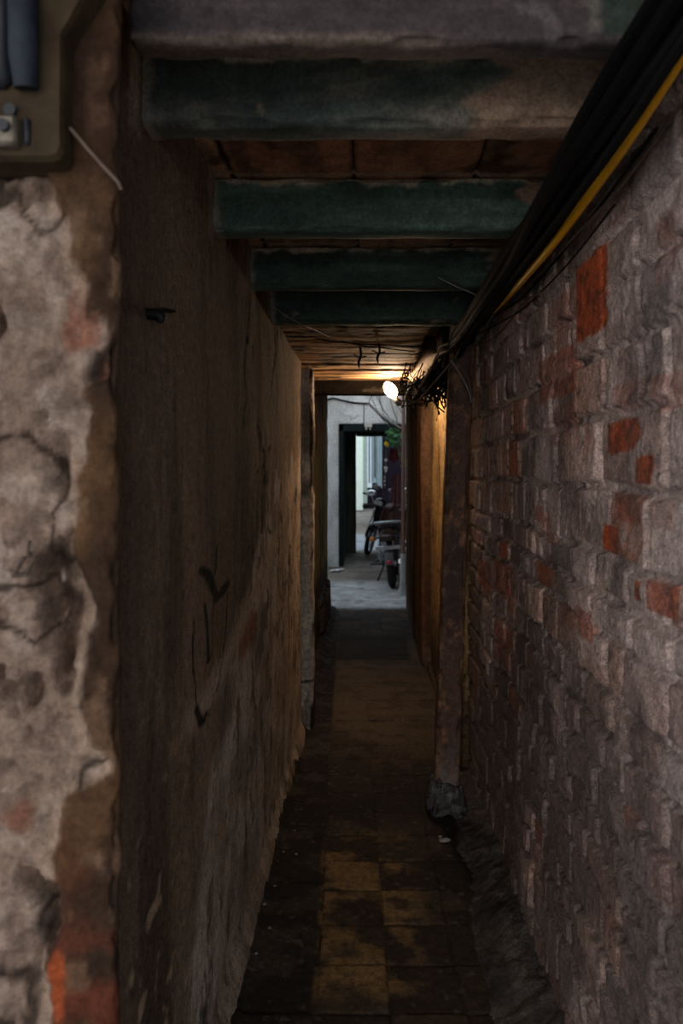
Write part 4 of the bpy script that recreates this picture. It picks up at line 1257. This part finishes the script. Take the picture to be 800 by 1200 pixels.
def motorbike(name, label, loc, rz, lean, body, steer=0.0, mx=.25, group='parked motorbikes'):
    """small step-through motorbike, front towards local +y, origin on the ground between the wheels"""
    root = thing(name, label, 'motorbike', loc, rz, group)
    root.rotation_euler = (0, lean, rz)
    rw, fw = Vector((0, -.60, .29)), Vector((0, .62, .29))
    wheel(root, rw, 'rear_tyre', None, w=.048)
    S = Matrix.Rotation(steer, 3, 'Z')
    sp = Vector((0, .40, .80))                                   # steering head
    def st(p): return sp + S @ (Vector(p) - sp)
    wheel(root, st(fw), 'front_tyre', S, w=.04)
    # front fork, fender and lamp cluster
    mb = MB()
    for s_ in (-.085, .085):
        mb.tube([st((s_, .62, .29)), st((s_, .52, .58))], [.022, .022], 10)
        mb.tube([st((s_, .525, .56)), st((s_ * .9, .42, .86))], .015, 10)
    mb.tube([st((-.09, .44, .80)), st((.09, .44, .80))], .02, 8)
    mb.build('front_fork', m_silver, root)
    def fender(c, R, w, a0, a1, fn, m, name):
        mb = MB(); rings = []
        for k in range(15):
            a = a0 + (a1 - a0) * k / 14
            rr = []
            for j in range(12):
                b = 2 * math.pi * j / 12
                out = math.sin(b)
                q = R + (.006 if out > 0 else -.006) + .018 * math.cos(b) ** 2 * -1
                p = (w * math.cos(b), 0, 0)
                rr.append(fn(Vector(c) + Vector((w * math.cos(b), q * math.cos(a), q * math.sin(a)))))
            rings.append(rr)
        mb.loft(rings); return mb.build(name, m, root)
    fender(fw, .315, .062, math.radians(20), math.radians(165), st, body, 'front_fender')
    fender(rw, .33, .060, math.radians(45), math.radians(160), lambda p: p, m_body_blk, 'rear_fender')
    fender(rw, .335, .056, math.radians(150), math.radians(176), lambda p: p, m_flap, 'mud_flap')
    # leg shield and body
    mb = MB(); rings = []
    for z, y, w, t in ((.36, .36, .10, .05), (.50, .39, .17, .05), (.68, .40, .19, .06), (.84, .42, .14, .07), (.93, .44, .10, .06)):
        rings.append([(w * math.cos(k * math.pi / 8), y + t * math.sin(k * math.pi / 8) - .10 * abs(math.cos(k * math.pi / 8)) ** 2, z) for k in range(16)])
    mb.loft(rings); mb.build('leg_shield', body, root)
    mb = MB(); rings = []
    for y, z, w, h in ((.34, .62, .05, .05), (.15, .53, .06, .07), (-.05, .54, .09, .10), (-.3, .60, .12, .10), (-.6, .66, .11, .08), (-.86, .70, .06, .05)):
        rings.append([(w * math.cos(k * math.pi / 8), y, z + h * math.sin(k * math.pi / 8)) for k in range(16)])
    mb.loft(rings); mb.build('body_shell', body, root)
    mb = MB(); rings = []
    for y, z, w, h in ((.06, .66, .07, .03), (-.05, .71, .11, .05), (-.25, .735, .125, .05), (-.5, .765, .13, .05), (-.72, .785, .115, .045), (-.82, .785, .08, .03)):
        rings.append([(w * math.copysign(abs(math.cos(k * math.pi / 8)) ** .6, math.cos(k * math.pi / 8)), y, z + h * math.copysign(abs(math.sin(k * math.pi / 8)) ** .7, math.sin(k * math.pi / 8))) for k in range(16)])
    mb.loft(rings); mb.build('seat', m_seat, root)
    mb = MB(); mb.tube(cr([(-.12, -.45, .76), (-.155, -.68, .80), (-.13, -.90, .82), (0, -.96, .825), (.13, -.90, .82), (.155, -.68, .80), (.12, -.45, .76)], 6), .017, 10); mb.build('grab_rail', m_silver, root)
    # engine, exhaust, swing arm, shocks, pegs, stand
    mb = MB(); mb.box(-.10, .10, -.12, .14, .25, .42, .03); mb.tube([(0, .12, .36), (0, .30, .38)], [.07, .06], 12); mb.ell((.0, -.02, .32), (.135, .11, .08)); mb.build('engine', m_engine, root)
    mb = MB(); mb.tube(cr([(.07, .22, .30), (.11, .12, .22), (.13, -.1, .23), (.14, -.35, .28), (.145, -.85, .34)], 6), [.018] * 12 + [.02, .025, .03, .036] + [.042] * 9, 12); mb.build('exhaust', m_chrome, root)
    mb = MB()
    for s_ in (-.1, .1): mb.tube([(s_, -.08, .33), (s_, -.62, .29)], .018, 8)
    mb.build('swing_arm', m_engine, root)
    for s_ in (-.125, .125):
        mb = MB(); mb.tube([(s_, -.58, .31), (s_, -.50, .66)], .013, 8)
        prev = Vector((s_, -.572, .345)); hel = []
        for k in range(70):
            a = k * .75; t = k / 69
            hel.append(Vector((s_ + .027 * math.cos(a), -.572 + .055 * t + .027 * math.sin(a), .345 + .24 * t)))
        mb.tube(hel, .006, 5)
        mb.build('shock_absorber', m_chrome, root)
    mb = MB()
    for y in (.02, -.32): mb.tube([(-.27, y, .27), (.27, y, .27)], .016, 8)
    mb.tube([(-.24, -.32, .27), (-.13, -.2, .34)], .012, 6); mb.tube([(.24, -.32, .27), (.13, -.2, .34)], .012, 6)
    mb.build('foot_pegs', m_engine, root)
    mb = MB(); mb.tube(cr([(-.10, -.02, .26), (-.16, -.04, .14), (-.215, -.06, .02)], 5), .012, 8); mb.build('kickstand', m_engine, root)
    # tail
    mb = MB(); mb.box(-.085, .085, -1.0, -.92, .60, .68, .02); mb.build('tail_light', m_body_red, root)
    mb = MB(); mb.box(-.15, .15, -.97, -.945, .50, .545, .008); mb.tube([(-.06, -.955, .54), (-.06, -.92, .64)], .008, 6); mb.tube([(.06, -.955, .54), (.06, -.92, .64)], .008, 6); mb.build('rear_bar', m_silver, root)
    mb = MB(); mb.ell((.0, -.945, .345), (.036, .02, .024), 12, 8); mb.build('reflector', m_tail, root)
    for s_ in (-1, 1):
        mb = MB(); mb.ell((s_ * .19, -.90, .63), (.032, .026, .026), 10, 7); sg = mb.build('turn_signal', m_amber, root)
        mb = MB(); mb.tube([(s_ * .08, -.88, .65), (s_ * .17, -.90, .63)], .010, 6); mb.build('signal_stalk', m_seat, sg)
    # handlebar, grips, mirrors, headlight
    mb = MB(); mb.tube([st(p) for p in cr([(-.36, .28, .99), (-.24, .33, 1.0), (-.08, .40, .95), (.08, .40, .95), (.24, .33, 1.0), (.36, .28, .99)], 5)], .012, 8)
    hb = mb.build('handlebar', m_engine, root)
    for s_ in (-1, 1):
        mb = MB(); mb.tube([st((s_ * .25, .325, 1.0)), st((s_ * .37, .275, .99))], .018, 10); mb.build('grip', m_tyre, hb)
        mb = MB(); mb.tube([st(p) for p in ((s_ * mx * .88, .34, 1.0), (s_ * mx * .92, .36, 1.07), (s_ * mx, .35, 1.13))], .006, 6); ms_ = mb.build('mirror_stem', m_chrome, root)
        Mm = S @ Matrix.Rotation(s_ * .25, 3, 'Z')
        mb = MB(); mb.ell(st((s_ * mx, .355, 1.16)), (.072, .022, .045), 16, 8, Mm); mb.build('mirror_shell', m_silver, ms_)
        mb = MB(); mb.ell(st((s_ * mx, .338, 1.16)), (.064, .010, .039), 16, 8, Mm); mb.build('mirror_glass', m_mirror, ms_)
    mb = MB(); mb.ell(st((0, .44, .93)), (.10, .10, .075), 16, 10, S); mb.build('cowl', body, root)
    mb = MB(); mb.ell(st((0, .52, .92)), (.07, .03, .052), 16, 8, S); mb.build('headlight', m_lens, root)
    return root


nb = at(461, 691, 9.62)
motorbike('motorbike', 'parked motorbike with dark red tail seen from behind, nearest the alley', (nb.x + .035, 9.62 + .78, 0), math.radians(-4), math.radians(-4), m_body_red)
fb = at(432, 647, 14.0)
hd40 = Vector((-math.sin(math.radians(35)), -math.cos(math.radians(35)), 0))
fc = fb - hd40 * .62
motorbike('motorbike', 'black motorbike with silver mirrors facing the alley behind the nearer one', (fc.x - .10, fc.y - .15, 0), math.radians(145), math.radians(-14), m_body_blk, math.radians(22), .15)

# ================================================================== SURROUNDINGS BEHIND THE CAMERA (what lets the daylight in)
g = MB(); g.box(-6, 6.2, -7.0, -.55, -.12, -.015)
tag(g.build('floor', mat('street_paving', (.56, .52, .47), (.46, .42, .38), 6, .9), smooth=False), 'street paving in front of the alley mouth', 'floor', kind='structure')
g = MB(); g.box(-6, -.57, -.55, 1.16, -.12, -.015); g.box(.57, 6.2, -.55, .40, -.12, -.015)
tag(g.build('floor', mat('yard_paving', (.50, .46, .42), (.40, .37, .34), 6, .9), smooth=False), 'paving on both sides of the alley mouth', 'floor', kind='structure')
g = MB(); g.box(-6, -.62, 1.16, 1.4, -.1, 3.6)
tag(g.build('wall_front', mat('front_plaster', (.30, .26, .22), (.2, .17, .14), 5, .9), smooth=False), 'front wall left of the near pier', 'wall', kind='structure')
g = MB(); g.box(.62, 6.0, .40, .62, -.1, 3.6)
tag(g.build('wall_right_front', mat('side_plaster', (.30, .26, .22), (.2, .17, .14), 5, .9), smooth=False), 'wall to the right of the alley mouth', 'wall', kind='structure')
g = MB(); g.box(-2.6, 2.6, -1.9, .90, 2.75, 2.85)  # added unseen panel that keeps high daylight off the pier top
tag(g.build('shade_panel', mat('shade_panel_sheet', (.16, .14, .12), (.1, .09, .08), 5, .9), smooth=False), 'flat panel added over the alley mouth to shade it', 'shade panel', kind='structure')
g = MB(); g.box(.62, .80, .62, 8.0, -.1, 2.8); g.box(-.80, -.63, 1.4, 8.0, -.1, 2.8); g.box(-.80, .80, 1.13, 8.0, 2.45, 2.6)
tag(g.build('wall_shell', mat('outer_masonry', (.2, .17, .15), (.14, .12, .1), 5, .9), smooth=False), 'solid masonry around the covered alley', 'wall', kind='structure')

# ================================================================== LIGHT
wd = bpy.data.worlds.new('sky'); scene.world = wd
wd.use_nodes = True
bg = wd.node_tree.nodes['Background']
bg.inputs['Color'].default_value = (.72, .86, 1.0, 1)
bg.inputs['Strength'].default_value = 1.65

sl = bpy.data.lights.new('sun', 'SUN')
sl.energy = SUN
sl.color = (1.0, .87, .77)
sl.angle = math.radians(58)
so = bpy.data.objects.new('sun', sl); COL.objects.link(so)
so.rotation_euler = Vector((.36, 1.0, -.14)).to_track_quat('-Z', 'Y').to_euler()

cam = bpy.data.cameras.new('camera')
co = bpy.data.objects.new('camera', cam)
COL.objects.link(co)
co.location = (0, 0, CH)
co.rotation_euler = (math.radians(90), 0, 0)
cam.sensor_fit = 'AUTO'; cam.sensor_width = 36; cam.lens = 28
cam.shift_x = -(CX - 400) / 1200
cam.shift_y = -(600 - CY) / 1200
cam.clip_start = .02
cam.dof.use_dof = True
cam.dof.focus_distance = 2.4
cam.dof.aperture_fstop = 4.5
scene.camera = co

vs_ = scene.view_settings
vs_.view_transform = 'Standard'
vs_.look = 'None'
vs_.gamma = 1
vs_.use_curve_mapping = False
vs_.exposure = 0.0
scene.cycles.max_bounces = 8
scene.cycles.diffuse_bounces = 5
try:
    scene.cycles.use_denoising = True
except Exception:
    pass
